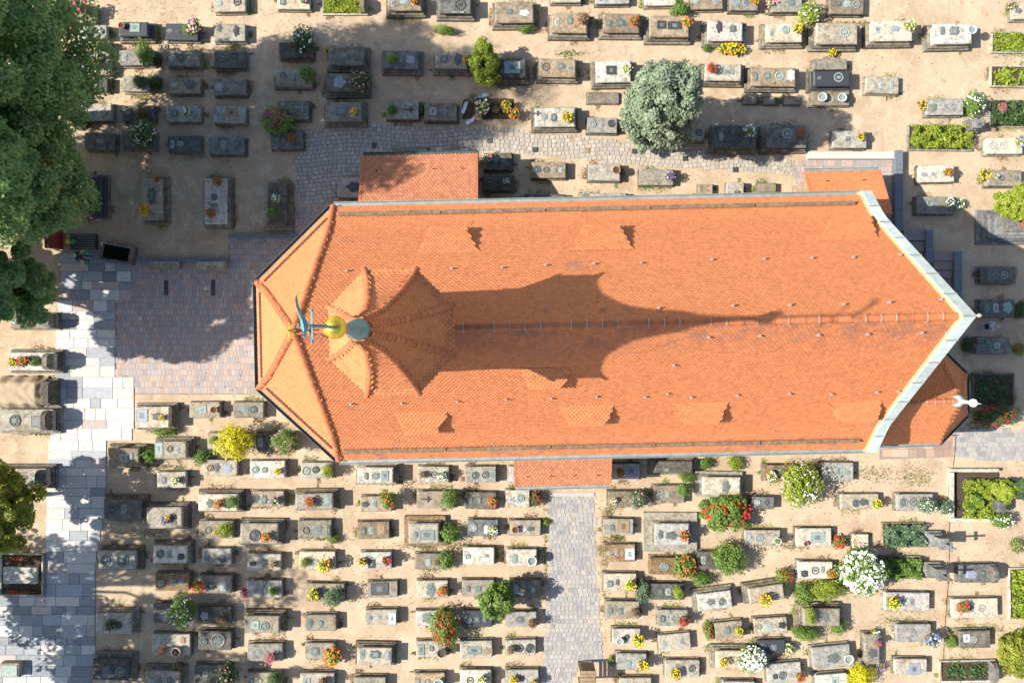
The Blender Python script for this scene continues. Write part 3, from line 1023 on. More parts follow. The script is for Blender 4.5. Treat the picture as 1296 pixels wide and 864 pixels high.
# ridge turret
TX = CM.inverted() @ P(496, 420, 18.7)
TXl = Vector((TX.x, 0.0, 0))
tur = link('turret', None, church, loc=(TX.x, TX.y, 0))
OCT = lambda r, z: [(r * math.cos(R(22.5 + 45 * i)), r * math.sin(R(22.5 + 45 * i)), z) for i in range(8)]
V = OCT(1.85, 12.5) + OCT(1.85, 18.85)
MB().add(V, [(i, (i + 1) % 8, 8 + (i + 1) % 8, 8 + i) for i in range(8)]).obj('turret_wall', M_WALL, tur)
V = OCT(1.8, 18.6) + OCT(2.42, 18.66)
MB().add(V, [(i, 8 + i, 8 + (i + 1) % 8, (i + 1) % 8) for i in range(8)]).obj('turret_soffit', M_BEAM, tur)
SP = bell([(0, 18.7), (.14, 18.98), (.45, 20.35), (.75, 22.5), (.89, 25.2), (1, 27.5)])
for i in range(8):
    a, b = OCT(2.46, 0)[i], OCT(2.46, 0)[(i + 1) % 8]
    roof_face(tur, a, b, (0, 0), (0, 0), SP, seed=30 + i, tile_w=.19, expo=.15, tmax=.885, name='spire_tiles')
    # hip caps
    pts = [(a[0] * (1 - t), a[1] * (1 - t), float(np.interp(t, *SP)) + .05) for t in np.linspace(-.02, .875, 13)]
    caps(tur, pts, r=.12, step=.42, seed=50 + i, name='hip_tile')
    m = Vector(((a[0] + b[0]) / 2, (a[1] + b[1]) / 2, 0)).normalized() * 1.72
    MB().box(-.4, .4, .0, .04, 17.2, 18.4).obj('louvre', M_BEAM, tur, loc=(m.x, m.y, 0), rot=math.atan2(m.y, m.x) - math.pi / 2)
MB().lathe([(.34, 24.85), (.345, 24.95), (.31, 25.25), (.22, 25.9), (.15, 26.6), (.115, 27.3), (.1, 27.85)], 20).obj('spire_cap', M_TEAL, tur, smooth=True)
# gilded ball
ball = []
MB().lathe([(.03 + .265 * math.sin(math.pi * k / 14), 28.1 - .275 * math.cos(math.pi * k / 14)) for k in range(15)], 24).obj('gilded_ball', M_GOLD, tur, smooth=True)
MB().tube([(0, 0, 28.3), (0, 0, 30.97)], [.045, .032], 8).obj('rod', M_TEAL, tur)
cr = MB().box(-.02, .02, -.34, .34, 30.37, 30.41).box(-.3, .3, -.018, .018, 30.372, 30.405)
for s in (-1, 1):
    cr.lathe([(.0, 30.33), (.035, 30.36), (.035, 30.41), (0, 30.44)], 8, 0, s * .34).lathe([(.0, 30.33), (.035, 30.36), (.035, 30.41), (0, 30.44)], 8, s * .3, 0)
cr.obj('iron_cross', M_TEAL, tur)
# weathercock: flat sheet-metal bird with some body, standing on the rod, lying roughly north-south
ck = link('weathercock', None, church, loc=(TX.x, TX.y, 30.95), rot=R(102), scale=(.72, .9, .72))
prof = [(-.30, .02, .0), (-.33, .22, .02), (-.22, .34, .03), (-.12, .24, .07), (.05, .18, .09), (.2, .2, .07), (.36, .36, .035), (.62, .52, .02), (.82, .40, .015), (.86, .2, .01)]
V, F = [], []
top = [(-.42, .40), (-.34, .50), (-.24, .46), (-.16, .30), (.0, .24), (.16, .26), (.32, .44), (.54, .58), (.76, .52), (.9, .30)]
bot = [(-.42, .36), (-.30, .33), (-.25, .22), (-.18, .08), (.0, .0), (.14, .04), (.28, .16), (.46, .26), (.66, .24), (.86, .22)]
th = [.01, .035, .045, .07, .085, .075, .05, .035, .03, .012]
for (tx, tz), (bx, bz), w in zip(top, bot, th):
    V += [(tx, 0, tz), ((tx + bx) / 2, w, (tz + bz) / 2), (bx, 0, bz), ((tx + bx) / 2, -w, (tz + bz) / 2)]
for k in range(len(top) - 1):
    for i in range(4):
        j = (i + 1) % 4
        F.append((k * 4 + i, k * 4 + j, k * 4 + 4 + j, k * 4 + 4 + i))
F += [(0, 1, 2, 3), tuple(len(V) - 4 + i for i in (3, 2, 1, 0))]
link('bird', new_mesh('bird', V, F, (M_TEAL,)), ck)
MB().add([(-.34, 0, .49), (-.3, .02, .6), (-.26, 0, .52), (-.2, .02, .58), (-.2, 0, .45), (-.3, -.02, .6), (-.2, -.02, .58)], [(0, 1, 2), (2, 3, 4), (0, 2, 5), (2, 4, 6)]).obj('comb', M_TEAL, ck)
# finial on the choir apex
fin = MB().lathe([(.12, ZR), (.1, ZR + .3), (.05, ZR + .4), (.03, ZR + 1.0)], 8, APX, 0).box(APX - .03, APX + .03, -.32, .32, ZR + .72, ZR + .78).box(APX - .28, APX + .28, -.03, .03, ZR + .73, ZR + .77)
fin.obj('choir_finial', M_GOLD, church)

# ------------------------------------------------------------------ annexes (own little roofs)
def lean_to(name, label, x0, x1, y_low, z_low, z_high, depth, hooks, mat, gut, south=False, tilt=0.0, px=True):
    """single-pitch roof leaning on the church: low edge at photo row y_low"""
    a, b = P(x0, y_low, z_low), P(x1, y_low, z_low)
    sgn = -1 if south else 1
    t = thing(name, label, 'annex', ((a.x + b.x) / 2, a.y, 0), R(1.25))
    hx = (b.x - a.x) / 2
    d = -sgn * depth
    prof = (np.array([0., 1.]), np.array([z_low, z_high]))
    if south:
        roof_face(t, (-hx, 0), (hx, 0), (-hx, d), (hx, d), prof, seed=71, mat=mat)
    else:
        roof_face(t, (hx, 0), (-hx, 0), (hx, d), (-hx, d), prof, seed=72, mat=mat)
    gutter(t, (-hx - .05, sgn * .1, z_low), (hx + .05, sgn * .1, z_low), gut, r=.11)
    for k in range(hooks):
        u = -hx + (k + .5) * 2 * hx / hooks
        MB().box(-.03, .03, -.02, .02, 0, .14).box(-.06, .06, -.02, .02, .12, .17).obj('roof_hook', M_IRON, t, loc=(u, d * .22, z_low + (z_high - z_low) * .22 + .03))
    for s in (-1, 1):
        MB().box(-.07, .07, min(0, d), max(0, d), 0, .06).xf(Matrix.Translation((s * (hx + .02), 0, z_low + .02)) @ Matrix.Rotation(math.atan2((z_high - z_low), d) if d > 0 else -math.atan2((z_high - z_low), -d), 4, 'X')).obj('verge_tile', mat if False else M_RIDGE, t)
    return t, hx, d
t, hx, d = lean_to('sacristy', 'low sacristy with faded red tiled lean-to roof on the upper side of church', 460.5, 603, 196, 2.9, 5.0, 4.3, 4, M_TILEO, M_GUTD)
MB().prism([(-hx + .25, -4.0), (hx - .25, -4.0), (hx - .25, -.35), (-hx + .25, -.35)], 0, 2.85).obj('wall', M_WALL, t)
MB().box(-.5, .5, -.34, -.28, 0, 2.1).obj('door', M_BEAM, t)
t, hx, d = lean_to('portal_canopy', 'orange tiled canopy over the portal at the head of the south path', 653, 771, 614, 2.9, 4.3, 2.75, 4, M_TILEO, M_GUT, south=True)
for s in (-1, 1):
    MB().rings([(0, .16, .16, .03), (.3, .16, .16, .03), (.32, .11, .11, .02), (2.5, .11, .11, .02), (2.55, .16, .16, .02), (2.8, .16, .16, .02)], cx=s * (hx - .4), cy=.35).obj('post', M_WALL, t)
MB().box(-.9, .9, 2.18, 2.3, 0, 2.6).obj('door', M_BEAM, t)
t, hx, d = lean_to('side_annex', 'small orange tiled annex at the upper right corner of the church', 1019.5, 1112, 217, 2.8, 4.15, 2.7, 2, M_TILE, M_GUT)
MB().prism([(-hx + .2, -2.6), (hx - .2, -2.6), (hx - .2, -.3), (-hx + .2, -.3)], 0, 2.75).obj('wall', M_WALL, t)

# octagonal chapel at the lower right corner
cp = thing('side_chapel', 'octagonal chapel with tiled tent roof and white finial below the gable', 'chapel', (21.95, -2.92, 0), R(1.25))
APO = 2.55
rc = APO / math.cos(R(22.5))
oc = OCT(rc, 0)
CPR = bell([(0, 5.0), (.18, 5.6), (1, 9.0)])
faces = [(0, 7), (1, 0), (7, 6), (6, 5), (2, 1)]
def ordered(i, j):
    return (oc[i], oc[j]) if (oc[i][0] * oc[j][1] - oc[i][1] * oc[j][0]) > 0 else (oc[j], oc[i])
for (i, j) in ((7, 0), (0, 1), (6, 7)):
    a, b = ordered(i, j)
    roof_face(cp, a, b, (0, 0), (0, 0), CPR, seed=80 + i + j)
WX = -3.35
roof_face(cp, (WX, -APO), (oc[6][0], -APO), (WX, 0), (0, 0), CPR, seed=91)
roof_face(cp, (oc[1][0], APO), (WX, APO), (0, 0), (WX, 0), CPR, seed=92)
for i in (0, 1, 6, 7):
    hp = link('hip', None, cp)
    caps(hp, [(oc[i][0] * (1 - q), oc[i][1] * (1 - q), float(np.interp(q, *CPR)) + .01) for q in np.linspace(0, .97, 9)], r=.1, step=.36, seed=i)
caps(link('ridge', None, cp), [(WX, 0, 9.0), (0, 0, 9.0)], r=.13, step=.4, mortar=.8)
gp = [(WX, -APO - .1), (oc[6][0] + .04, -APO - .1), (APO + .1, oc[7][1] - .04), (APO + .1, oc[0][1] + .04), (oc[1][0] + .04, APO + .1), (WX, APO + .1)]
for a, b in zip(gp, gp[1:]):
    gutter(cp, (*a, 4.97), (*b, 4.97), M_GUTD if a[0] > oc[6][0] - .2 else M_GUT, r=.12)
MB().prism([(WX, -2.2), (oc[6][0] * .85, -2.2), (2.2, oc[7][1] * .85), (2.2, oc[0][1] * .85), (oc[1][0] * .85, 2.2), (WX, 2.2)], 0, 4.95).obj('wall', M_WALL, cp)
MB().lathe([(.36, 8.72), (.26, 8.95), (.13, 9.15), (.09, 9.45), (.08, 9.95)], 12).obj('finial_cap', M_COPPER, cp, smooth=True)
M_WHITE = plain('finial_white', (.75, .76, .76), rough=.35, c2=(.68, .7, .7))
MB().lathe([(.02 + .18 * math.sin(math.pi * k / 10), 10.1 - .19 * math.cos(math.pi * k / 10)) for k in range(11)], 16).obj('finial_ball', M_WHITE, cp, smooth=True)
MB().tube([(0, 0, 10.25), (0, 0, 10.75)], [.03, .008], 6).obj('finial_tip', M_WHITE, cp)
# ------------------------------------------------------------------ tombs
# read off the photograph, column by column; numbers are enlarged-photo pixels inside a tile (scale 3.927)
# type x0 y0 x1 y1 stone [P plaque, O medallion, X cross, V pot, F flowers, B bush, G bed cover, H headstone, h height, r rotation]
DATA = '''
#y|column beside big tree
A1 S 315 30 475 115 t Fm:415,50,40
A1 S 385 125 530 195 w Fo:385,145,26 Pk:450,152,50,30
A1 S 390 205 545 290 g Fy:505,240,26
A1 S 380 295 545 375 w Fo:490,325,28
A1 S 380 385 535 455 d
A1 S 400 515 555 600 g
A1 S 420 660 570 745 d
#y|second column from big tree
A1 D 590 110 735 180 k Pc:670,138,50,44 Vt:612,135,16
A1 S 592 248 760 325 g Bg-:715,262,42,72 Bd-:782,300,24,30
A1 S 608 380 740 455 g Bd-:690,405,34,36 Bd-:772,410,40,36
A1 S 610 525 765 600 d Bdr:705,560,28,30
A1 S 605 655 770 740 d Bdw:710,665,64,68
#y|third column from big tree
A1 S 822 118 985 200 k Bg-:930,145,24,24 Fp:975,145,40
A1 S 830 252 992 330 g
A1 S 838 388 995 465 g O:945,420,28
A1 S 825 527 995 605 g Fw:935,560,24 P:870,565,40,44
A1 S 835 675 997 757 d O:950,712,22
#y|fourth column from big tree
A1 S 1062 -25 1220 58 l Ok:1180,10,24
A1 S 1062 118 1220 205 g O:1090,140,20 Ok:1175,155,24
A1 S 1062 255 1222 340 d O:1110,285,26 O:1165,280,24
A1 S 1060 390 1222 472 g
A1 S 1060 530 1220 612 g Pt:1150,560,60,40
A1 S 1038 680 1215 768 d Pc:1112,720,36,54 P:1175,720,36,54
#y|fifth column from big tree
A2 S 120 -20 285 45 l Fp:255,5,26
A2 S 130 210 300 290 d Bdw:245,198,54,68
A2 B 100 335 290 430 g Bg-:270,365,40,44 O:150,375,22
A2 S 120 500 280 595 d Xc:235,535,44 Pc:150,520,30,26 Bgm:122,598,82,72
A2 S 88 655 250 742 d Fr:200,690,22 O:120,700,24
#y|sixth column from big tree
A2 K 345 -10 570 75 l Gg H
A2 D 375 232 555 325 d O:520,290,24 P:455,275,50,34 Fy:375,260,18
A2 D 365 366 560 455 d Ol:430,410,34 Bdp:535,405,52,56
A2 D 360 508 540 602 g P:440,555,70,50 Fy:508,560,18
#x|crosswise row below big tree
B1 D 420 50 500 240 k Fy:405,200,18
B1 D 712 60 803 268 g P:755,150,44,90 Fy:735,225,30 Fo:790,68,20
B1 D 1018 62 1125 288 l Fr:1055,237,26 Fr:1090,82,26 P:1065,155,36,34 P:1065,195,40,22
B2 D 75 88 168 298 d Bg-:105,230,26,26 Fw:122,165,24
#x|topmost cut-off row
A3 S 225 -60 375 12 l
A3 S 445 -50 615 20 l
A3 S 690 -45 850 28 l Bg-:865,50,44,48
A3 S 920 -30 1080 46 t
A3 S 1115 -25 1255 52 g Fo:1235,12,24
A4 S 40 -25 195 60 g Fp:30,25,36 P:140,15,40,40 Byw:228,68,58,56
A4 S 330 -20 500 70 t Oc:415,20,22 P:375,20,30,26
#x|long upper row
A2 D 672 -22 838 52 t Pc:750,12,46,24 Fo:803,12,22
A2 D 925 -15 1085 66 d Ok:1030,25,36 Pc:1020,62,60,14 Bg-:955,148,56,22
A2 D 1205 10 1395 112 t Ov:1350,65,24 Bg-:1360,145,44,20
A3 D 230 68 405 162 t P:320,105,34,46 Fb:380,105,36
A3 D 485 68 665 162 t P:570,115,56,40 Fr:635,115,28
A3 D 715 78 912 182 t Pk:775,125,44,40 Pk:840,128,68,40 Fo:897,122,28
A3 D 1005 106 1178 202 l Ok:1062,135,26 P:1130,145,40,40 Fy:1120,252,36 Fy:1075,252,30 Fy:1165,252,26 Bg-:1000,240,20,20
A4 D 15 118 193 208 l Oc:110,150,24 Fy:163,150,26
A4 D 265 115 470 218 t Oc:405,160,32 Fy:335,268,24
A4 D 538 103 742 202 l Pl:655,145,50,32 Fc:720,140,30
A4 D 848 118 1038 216 l P:890,155,26,50 P:950,155,56,50 Vw:1025,158,22
#x|second upper row
A2 D 650 252 822 342 d By-:690,290,26,26 Pl:785,298,48,48
A2 D 908 268 1065 340 l P:950,295,50,40 O:1020,295,28 Fy:1062,300,18
A2 D 1222 292 1358 386 d Pc:1290,335,80,60 Fp:1357,330,20
A3 D 168 292 348 382 t P:275,330,44,38
A3 D 448 304 622 408 l Pk:525,350,50,44 Fc:600,352,28
A3 D 992 318 1172 400 l Fr:1020,348,27 Pc:1105,360,60,24
A4 D -60 338 162 428 t Oc:80,378,28 Pw:137,375,42,62 P:20,378,40,40
A4 D 252 352 432 428 k Oc:375,385,30
A4 S 510 380 675 465 g h.35
#x|low slabs among upper tombs
A3 L 405 460 565 515 t
A3 L 1180 466 1250 518 g
A4 L 0 480 62 520 g
A4 L 104 478 185 520 g
A4 L 248 293 418 346 g h.45
A4 S 240 456 430 525 g h.4 Vw:285,490,22 Vw:383,492,22
#x|row along cobbled path
A2 S 662 502 825 592 g Bg-:692,545,26,26 X:775,545,28 Bd-:838,545,18,36
A2 S 852 515 1015 602 g Xc:945,553,30 Pc:895,553,36,40
A3 D 145 535 345 630 l P:240,585,34,46 Fy:305,590,30 X:150,565,22
A3 S 405 585 555 660 l Ok:525,615,22
A3 S 880 620 990 700 g
A3 D 1045 622 1242 738 d Fw:1200,660,34
A4 D 15 625 215 735 d Oc:120,665,32 Fr:180,668,24
A4 S 345 650 515 735 l Fy:475,683,22
#x|row above church roof
B2 S 420 58 545 155 p Ok:505,105,36
A2 S 690 726 865 800 g
A2 S 920 738 1075 805 g
A2 S 1145 760 1290 845 d Fp:1165,790,28 Oc:1205,795,18
A3 S 128 805 300 885 t
A3 S 410 815 570 898 l Vt:548,850,20
A3 S 665 840 835 920 g Fv:812,880,26
#x|row against upper church wall
B2 S 1145 45 1296 125 d Fw:1260,80,18
B3 S 95 140 290 200 d
B3 S 365 135 600 185 l
B3 S 960 90 1030 145 t h.4
B3 S 1100 80 1185 140 w h.5 Pk:1152,130,30,10
B3 S 1255 85 1345 130 t h.4
#y|second column from right edge
A4 S 815 490 995 572 g Fy:790,530,30 Bgw:1050,518,50,62
A4 K 720 618 1040 750 g GH
A4 S 775 822 950 905 w Fr:910,860,24 Fw:890,860,14
B4 S 765 152 958 238 g Fw:915,185,26 Fw:962,190,28 Oc:800,185,24
B4 S 1080 500 1255 585 d Vk:1052,540,26 O:1145,540,30
B4 S 1080 665 1250 748 d Oc:1215,703,30 Bd-:1278,722,34,42
C4 S 1062 28 1225 108 d Fm:1043,62,26 Bd-:1020,65,30,44 Bgr:1275,85,34,30
C4 K 1040 205 1250 370 d Gs Bdr:1150,420,118,54
#y|column along right edge
A4 S 1240 15 1400 95 w Fp:1218,45,32
A4 K 1135 158 1400 265 l Gg
A4 K 1130 325 1400 435 l Gp
A4 K 1122 497 1400 635 g Gd Fm:1175,543,26
A4 S 1110 685 1290 765 w Fu:1268,710,32
B4 S 1115 20 1285 100 g Fy:1090,50,34 Fw:1155,55,14
D4 K 1222 290 1400 550 l Gy
#y|left-edge column by slab path
B1 S 50 730 278 810 g H Fw:80,765,18 Fy:180,770,20
C1 D 40 102 270 190 l H Fy:80,150,26 Fr:135,142,30 Bg-:170,150,26,22
C1 D -10 385 262 492 g H O:75,440,34 Pk:180,445,50,56
C1 D -40 680 235 768 g H
D1 K 0 220 213 432 l Gr
#y|ninth column left of south path
C1 D 535 578 690 668 t Pc:615,625,40,40 Bg-:735,612,42,46
C1 D 515 832 700 930 d Ok:560,880,34
D1 D 490 208 672 298 l O:525,255,30 O:610,255,36
D1 D 475 522 648 618 l Bdp:545,578,30,30 O:590,575,22
D1 D 460 745 638 850 d O:530,810,32 O:598,805,28
#y|eighth column left of south path
C1 D 672 372 842 475 l Pl:705,415,60,64 Pk:785,420,60,44 Fy:810,425,16 Bg-:820,495,60,20
C1 D 768 545 926 628 l Pc:790,580,44,64 O:845,580,18 Bg-:1000,625,40,44
C1 S 780 695 925 775 l P:815,735,30,44 Fc:885,735,24
D1 D 728 -8 905 96 l Fv:822,52,22 Fy:840,40,18 Py:860,50,40,70
D1 D 762 183 925 268 w O:797,222,24 Pk:900,235,40,36
D1 S 770 318 940 405 b
D1 S 760 470 930 565 d Bgw:900,515,68,78 O:810,520,28
D1 S 755 620 945 725 l Fr:815,697,20 Vc:885,700,24 Pt:910,650,30,40
D1 D 722 805 890 900 g Fb:900,775,34 Pc:755,855,26,20
#y|seventh column left of south path
C1 S 940 348 1095 425 g Pc:1005,385,44,36 Vt:1070,385,18
C1 S 1030 500 1200 580 l BY-:1165,550,86,86 By-:1060,540,22,22
C1 S 1010 635 1180 715 l Ot:1045,675,20 Ok:1078,672,22 Pl:1130,675,54,46
C1 D 985 806 1180 888 l Fr:1095,850,28 Bg-:1155,845,32,30 O:1045,850,24
D1 S 988 58 1160 145 t O:1035,105,22 By-:1120,105,36,38 Fo:1080,112,14
D1 S 1002 195 1150 275 g Ok:1105,245,24
D1 S 985 330 1150 418 g Fr:1000,375,34 O:1050,380,24 Pc:1108,385,40,50
D1 S 985 485 1150 570 d Fb:1105,540,24
D1 S 985 605 1150 700 d O:1085,650,42
D1 S 965 775 1130 865 d Bdp:1125,825,60,58
#y|sixth column left of south path
C1 S 1158 348 1310 425 g O:1215,385,22 O:1260,385,22
C2 B 15 500 200 590 d Bgp:160,545,70,60
C2 S -15 640 160 725 l Fy:130,690,20 P:60,685,34,34
C2 S -8 790 155 870 t Fv:115,835,26
D2 D -62 72 125 172 l Fr:75,132,28 Ok:10,130,34
D2 S -28 222 140 305 l O:55,265,22 Fp:100,272,20 Pk:0,270,30,18
D2 S -28 355 145 440 g Fm:-28,405,28 Bg-:100,410,22,24 P:60,400,30,50
D2 D -42 532 132 614 l Oc:60,580,26 Pc:12,575,36,40
D2 S -28 668 148 755 g Fm:92,730,28
D2 S -30 812 140 895 g Bd-:110,845,42,34
#y|fifth column left of south path
C2 S 240 648 395 725 l Oc:265,690,26 By-:370,690,28,36
C2 D 212 803 398 880 l Fr:290,840,28 Pc:365,835,54,50
D2 S 225 55 390 140 g O:265,105,22 O:320,105,28 Pk:377,105,18,44 Bg-:402,150,30,24
D2 S 230 210 410 300 l By-:255,265,20,24 Fy:362,270,36 Pc:308,262,44,34
D2 S 262 370 455 460 l Fy:310,412,32 Fm:300,435,18 Bs-:395,440,46,46 Ok:452,405,22
D2 S 258 525 415 605 g Pt:390,555,40,60
D2 S 258 665 405 745 g P:310,705,50,50 Fo:405,715,50
D2 S 235 815 405 900 l Fb:355,850,30
#y|fourth column left of south path
C2 D 520 673 698 752 l P:565,715,22,40 P:610,715,44,40
C2 S 535 815 690 892 g Bgo:670,835,38,48 Ok:560,855,20
D2 S 518 62 680 148 t P:550,110,30,44 Pt:640,100,50,60
D2 S 535 213 690 297 l Fy:548,255,22 Pk:590,270,36,44 Fr:668,250,26
D2 S 570 360 720 438 g Pk:630,395,90,64
D2 S 558 500 715 575 l Pw:693,543,36,56
D2 D 518 690 690 775 l Pc:545,720,22,46 P:610,720,64,46 Pl:670,725,24,60
D2 S 500 835 660 915 g
#y|third column left of south path
C2 S 820 668 975 748 l Fb:845,705,22 Fw:940,710,24 O:900,708,22
C2 S 815 790 1000 875 t X:862,830,24 Bg-:975,830,46,46
D2 D 775 72 925 170 l o.36 Pc:865,127,76,48 O:810,127,18 Bg-:975,125,50,56
D2 S 805 220 950 298 t Pc:873,262,32,48 Bg-:960,255,42,50 Fb:915,262,18
D2 S 815 355 970 440 l O:885,400,34 Fr:942,400,28
D2 S 810 505 950 580 l O:870,540,34 Bgr:950,590,68,98
D2 S 812 655 960 735 l Vk:940,705,22
D2 S 800 815 955 900 t Vw:925,855,24
#y|second column left of south path
C2 S 1055 668 1210 748 l O:1105,712,22 O:1155,710,22 Pc:1195,712,22,54
C2 S 1055 795 1210 880 d Fr:1190,838,28
D2 S 1068 52 1220 135 d Pw:1160,100,26,50 Fw:1195,100,24
D2 S 1045 190 1200 275 l
D2 S 1040 352 1200 435 l P:1070,395,26,36 P:1120,395,40,36
D2 S 1040 505 1190 585 k
D2 S 1030 655 1190 740 l Pc:1100,700,70,40 Ot:1168,705,24
D2 S 1030 800 1185 885 w Fc:1140,840,30 O:1080,850,22
#y|first column left of south path
C2 S 1275 665 1440 745 l h.4
C3 S 0 785 120 872 l Oc:75,825,22 Bdr:153,825,30,46
D3 S 20 55 175 133 l Vt:48,98,18 Ov:85,98,18 O:125,98,18 By-:195,65,22,18
D3 S 5 200 155 285 l Pc:45,245,34,56 Vw:130,250,24
D3 S 20 355 175 440 d
D3 S 5 510 155 585 l P:70,548,40,40 Fb:130,560,26
D3 S 0 650 150 725 g Ok:70,690,24 Ok:120,690,26 Fb:25,690,26
D3 S 0 798 165 880 l Fy:40,840,24 Fy:140,855,20
#y|first column right of south path
C3 S 525 655 665 735 l Fr:565,695,24 Pl:625,690,60,50
C3 S 510 790 670 870 t Fw:535,835,18 Bsp:655,835,50,46
D3 S 485 48 635 128 l P:530,90,26,34 Pt:585,85,60,60
D3 S 488 175 645 262 b Pw:617,222,46,56
D3 S 488 320 650 405 l P:520,370,36,40 Fy:617,370,30 Bs-:680,405,38,56
D3 S 497 458 665 545 g P:570,507,30,40 Fb:640,505,26
D3 S 530 595 670 668 l Fy:655,640,34 Vw:565,650,18
D3 S 548 718 700 798 l Fy:680,765,30 Bg-:530,752,22,26 Pc:610,765,34,34
D3 S 565 838 725 915 g
#y|second column right of south path
C3 D 735 642 930 700 d P:800,685,40,26 Bg-:905,722,46,28
C3 S 735 762 890 850 t Bg-:885,785,34,34
D3 D 742 72 912 178 l o.62 O:825,130,30 Foo:885,125,30
D3 S 718 240 870 325 b Oc:790,285,24 Bgo:890,285,56,62 Bg-:975,350,54,36
D3 S 722 370 890 450 d P:770,410,30,44 By-:858,415,26,34
D3 S 755 500 905 580 g Fr:880,548,28
D3 S 760 620 920 705 l r5
D3 S 792 750 965 838 l Fy:838,805,28 O:925,790,22
#y|third column right of south path
C3 D 980 722 1168 808 l o.3 O:1095,770,30 Bg-:995,652,32,32 By-:1140,652,38,36
D3 S 955 210 1080 300 d Bg-:1115,250,82,84
D3 D 955 415 1125 498 l r6 O:1020,460,22 O:1075,460,22
D3 S 1040 560 1180 645 g r5 Fy:1155,600,24 Bgr:1008,605,26,50 P:1105,600,30,44
D3 D 1045 705 1200 790 l Fy:1080,752,24 BgW:1222,742,76,66
D3 S 1080 858 1240 930 l
#y|fourth column right of south path
C4 S 5 660 150 740 b P:80,690,40,44 Fw:32,710,26 Byw:185,762,98,108
C3 S 1225 818 1335 880 d
D4 S -90 105 85 180 l Fw:60,155,24
D4 D -70 385 105 458 l r8 Fy:0,440,34 Bgr:105,332,44,40
D4 S -45 540 120 620 g r5 Ok:95,575,22
D4 S -30 650 110 716 k Fc:118,680,32
D4 S 20 765 190 858 l r4 O:95,825,24 Fr:175,825,26 Pk:60,830,30,30
#y|fifth column right of south path
C4 S 295 648 450 738 l Pc:375,690,30,70
D4 S 165 95 340 183 w Fr:360,155,36 Vt:208,168,12 Pc:270,140,70,50
D4 S 175 262 345 345 w O:258,305,24 Pc:295,300,24,40 Fo:325,312,24 Pk:205,320,40,40
D4 D 200 495 383 580 t O:310,535,24 Bg-:205,418,52,54 By-:315,398,80,54 Bg-:210,620,72,36 Bg-:375,582,44,40 By-:235,530,22,46
D4 S 245 680 435 790 l r6 O:350,740,34 Vw:415,735,24 
D4 S 265 820 420 900 l r5 BY-:485,832,66,60
#y|sixth column right of south path
C4 S 385 805 575 880 l O:460,850,22 O:500,845,24 Fy:555,850,26
C4 S 665 805 845 890 l Bsw:820,862,50,36 Bsw:905,868,44,40
D4 S 445 125 525 195 l h.35 BgW:490,312,112,112
D4 S 505 620 580 770 g Fw:540,612,30 Fm:560,660,20 Fv:572,770,26 O:545,715,26
D4 S 605 415 828 505 w Fy:632,455,34
D4 S 660 572 835 660 l Fu:825,635,38 Fw:645,612,20
D4 S 655 745 815 825 g Pl:750,793,56,54
#y|seventh column right of south path
D4 S 975 275 1155 365 d Pl:1030,325,70,44 H
D4 S 940 445 1168 540 w Fr:975,480,32
D4 S 975 605 1130 690 d Bg-:940,660,34,30 Pw:1010,640,30,40
D4 K 880 750 1155 860 w Gs H
#x|hedged pair by cross monuments
D4 K 590 65 800 190 t Gm
D4 K 578 232 785 346 d Gh
'''
OFX = {'1': 0, '2': 320, '3': 640, '4': 966}
OFY = {'A': 0, 'B': 210, 'C': 420, 'D': 644}
ZS = 1296 / 330.0
ORD = ['first', 'second', 'third', 'fourth', 'fifth', 'sixth', 'seventh', 'eighth', 'ninth', 'tenth', 'eleventh', 'twelfth', 'thirteenth', 'fourteenth']
trn = random.Random(21)

# ---- flowers, bushes and pots
def leaf_cloud(n, leaf, seed, flat=1.0, shell=.55, up=.35, clump=0, dome=False):
    """n rhombic leaves in a unit ball; returns V, loops, sizes"""
    r = np.random.RandomState(seed)
    d = r.normal(size=(n, 3)); d /= np.linalg.norm(d, axis=1)[:, None]
    if dome:
        d[:, 2] = np.abs(d[:, 2])
    rad = shell + (1 - shell) * r.rand(n) ** .6
    if clump:
        cd_ = r.normal(size=(clump, 3)); cd_ /= np.linalg.norm(cd_, axis=1)[:, None]
        cd_[:, 2] = np.where(cd_[:, 2] < -.35, -cd_[:, 2], cd_[:, 2])
        ci = r.randint(0, clump, n)
        cr = (.72 + .25 * r.rand(clump))
        csz = .16 + .13 * r.rand(clump)
        c = cd_[ci] * cr[ci][:, None] + d * (csz[ci] * (.45 + .55 * rad))[:, None]
        nor = d * .6 + cd_[ci] * .5
    else:
        lump = 1 + .24 * np.sin(d[:, 0] * 5 + seed) * np.cos(d[:, 1] * 4.3 + seed * 2) + .14 * np.sin(d[:, 2] * 7 + seed) + .1 * np.sin(d[:, 0] * 11 + d[:, 1] * 9 + seed)
        c = d * (rad * lump)[:, None]
        nor = d.copy()
    c[:, 2] *= flat
    nor = nor + np.array([0, 0, up]) + r.normal(size=(n, 3)) * .45
    nor /= np.linalg.norm(nor, axis=1)[:, None]
    a = np.cross(nor, r.normal(size=(n, 3))); a /= np.linalg.norm(a, axis=1)[:, None] + 1e-9
    b = np.cross(nor, a)
    s = leaf * (.65 + .7 * r.rand(n))[:, None]
    V = np.stack([c - a * s, c - b * s * .55 + nor * s * .12, c + a * s, c + b * s * .55 + nor * s * .12], axis=1).reshape(-1, 3)
    L = np.arange(4 * n, dtype=np.int32)
    return V, L, np.full(n, 4)

_cache = {}
def foliage_mesh(key, mat, n, leaf, variants=3, **kw):
    k = (key, mat.name, trn.randrange(variants))
    if k not in _cache:
        V, L, Z = leaf_cloud(n, leaf, abs(hash(k[2])) % 97 + len(_cache), **kw)
        _cache[k] = np_mesh('foliage', V, L, Z, (mat,))
    return _cache[k]

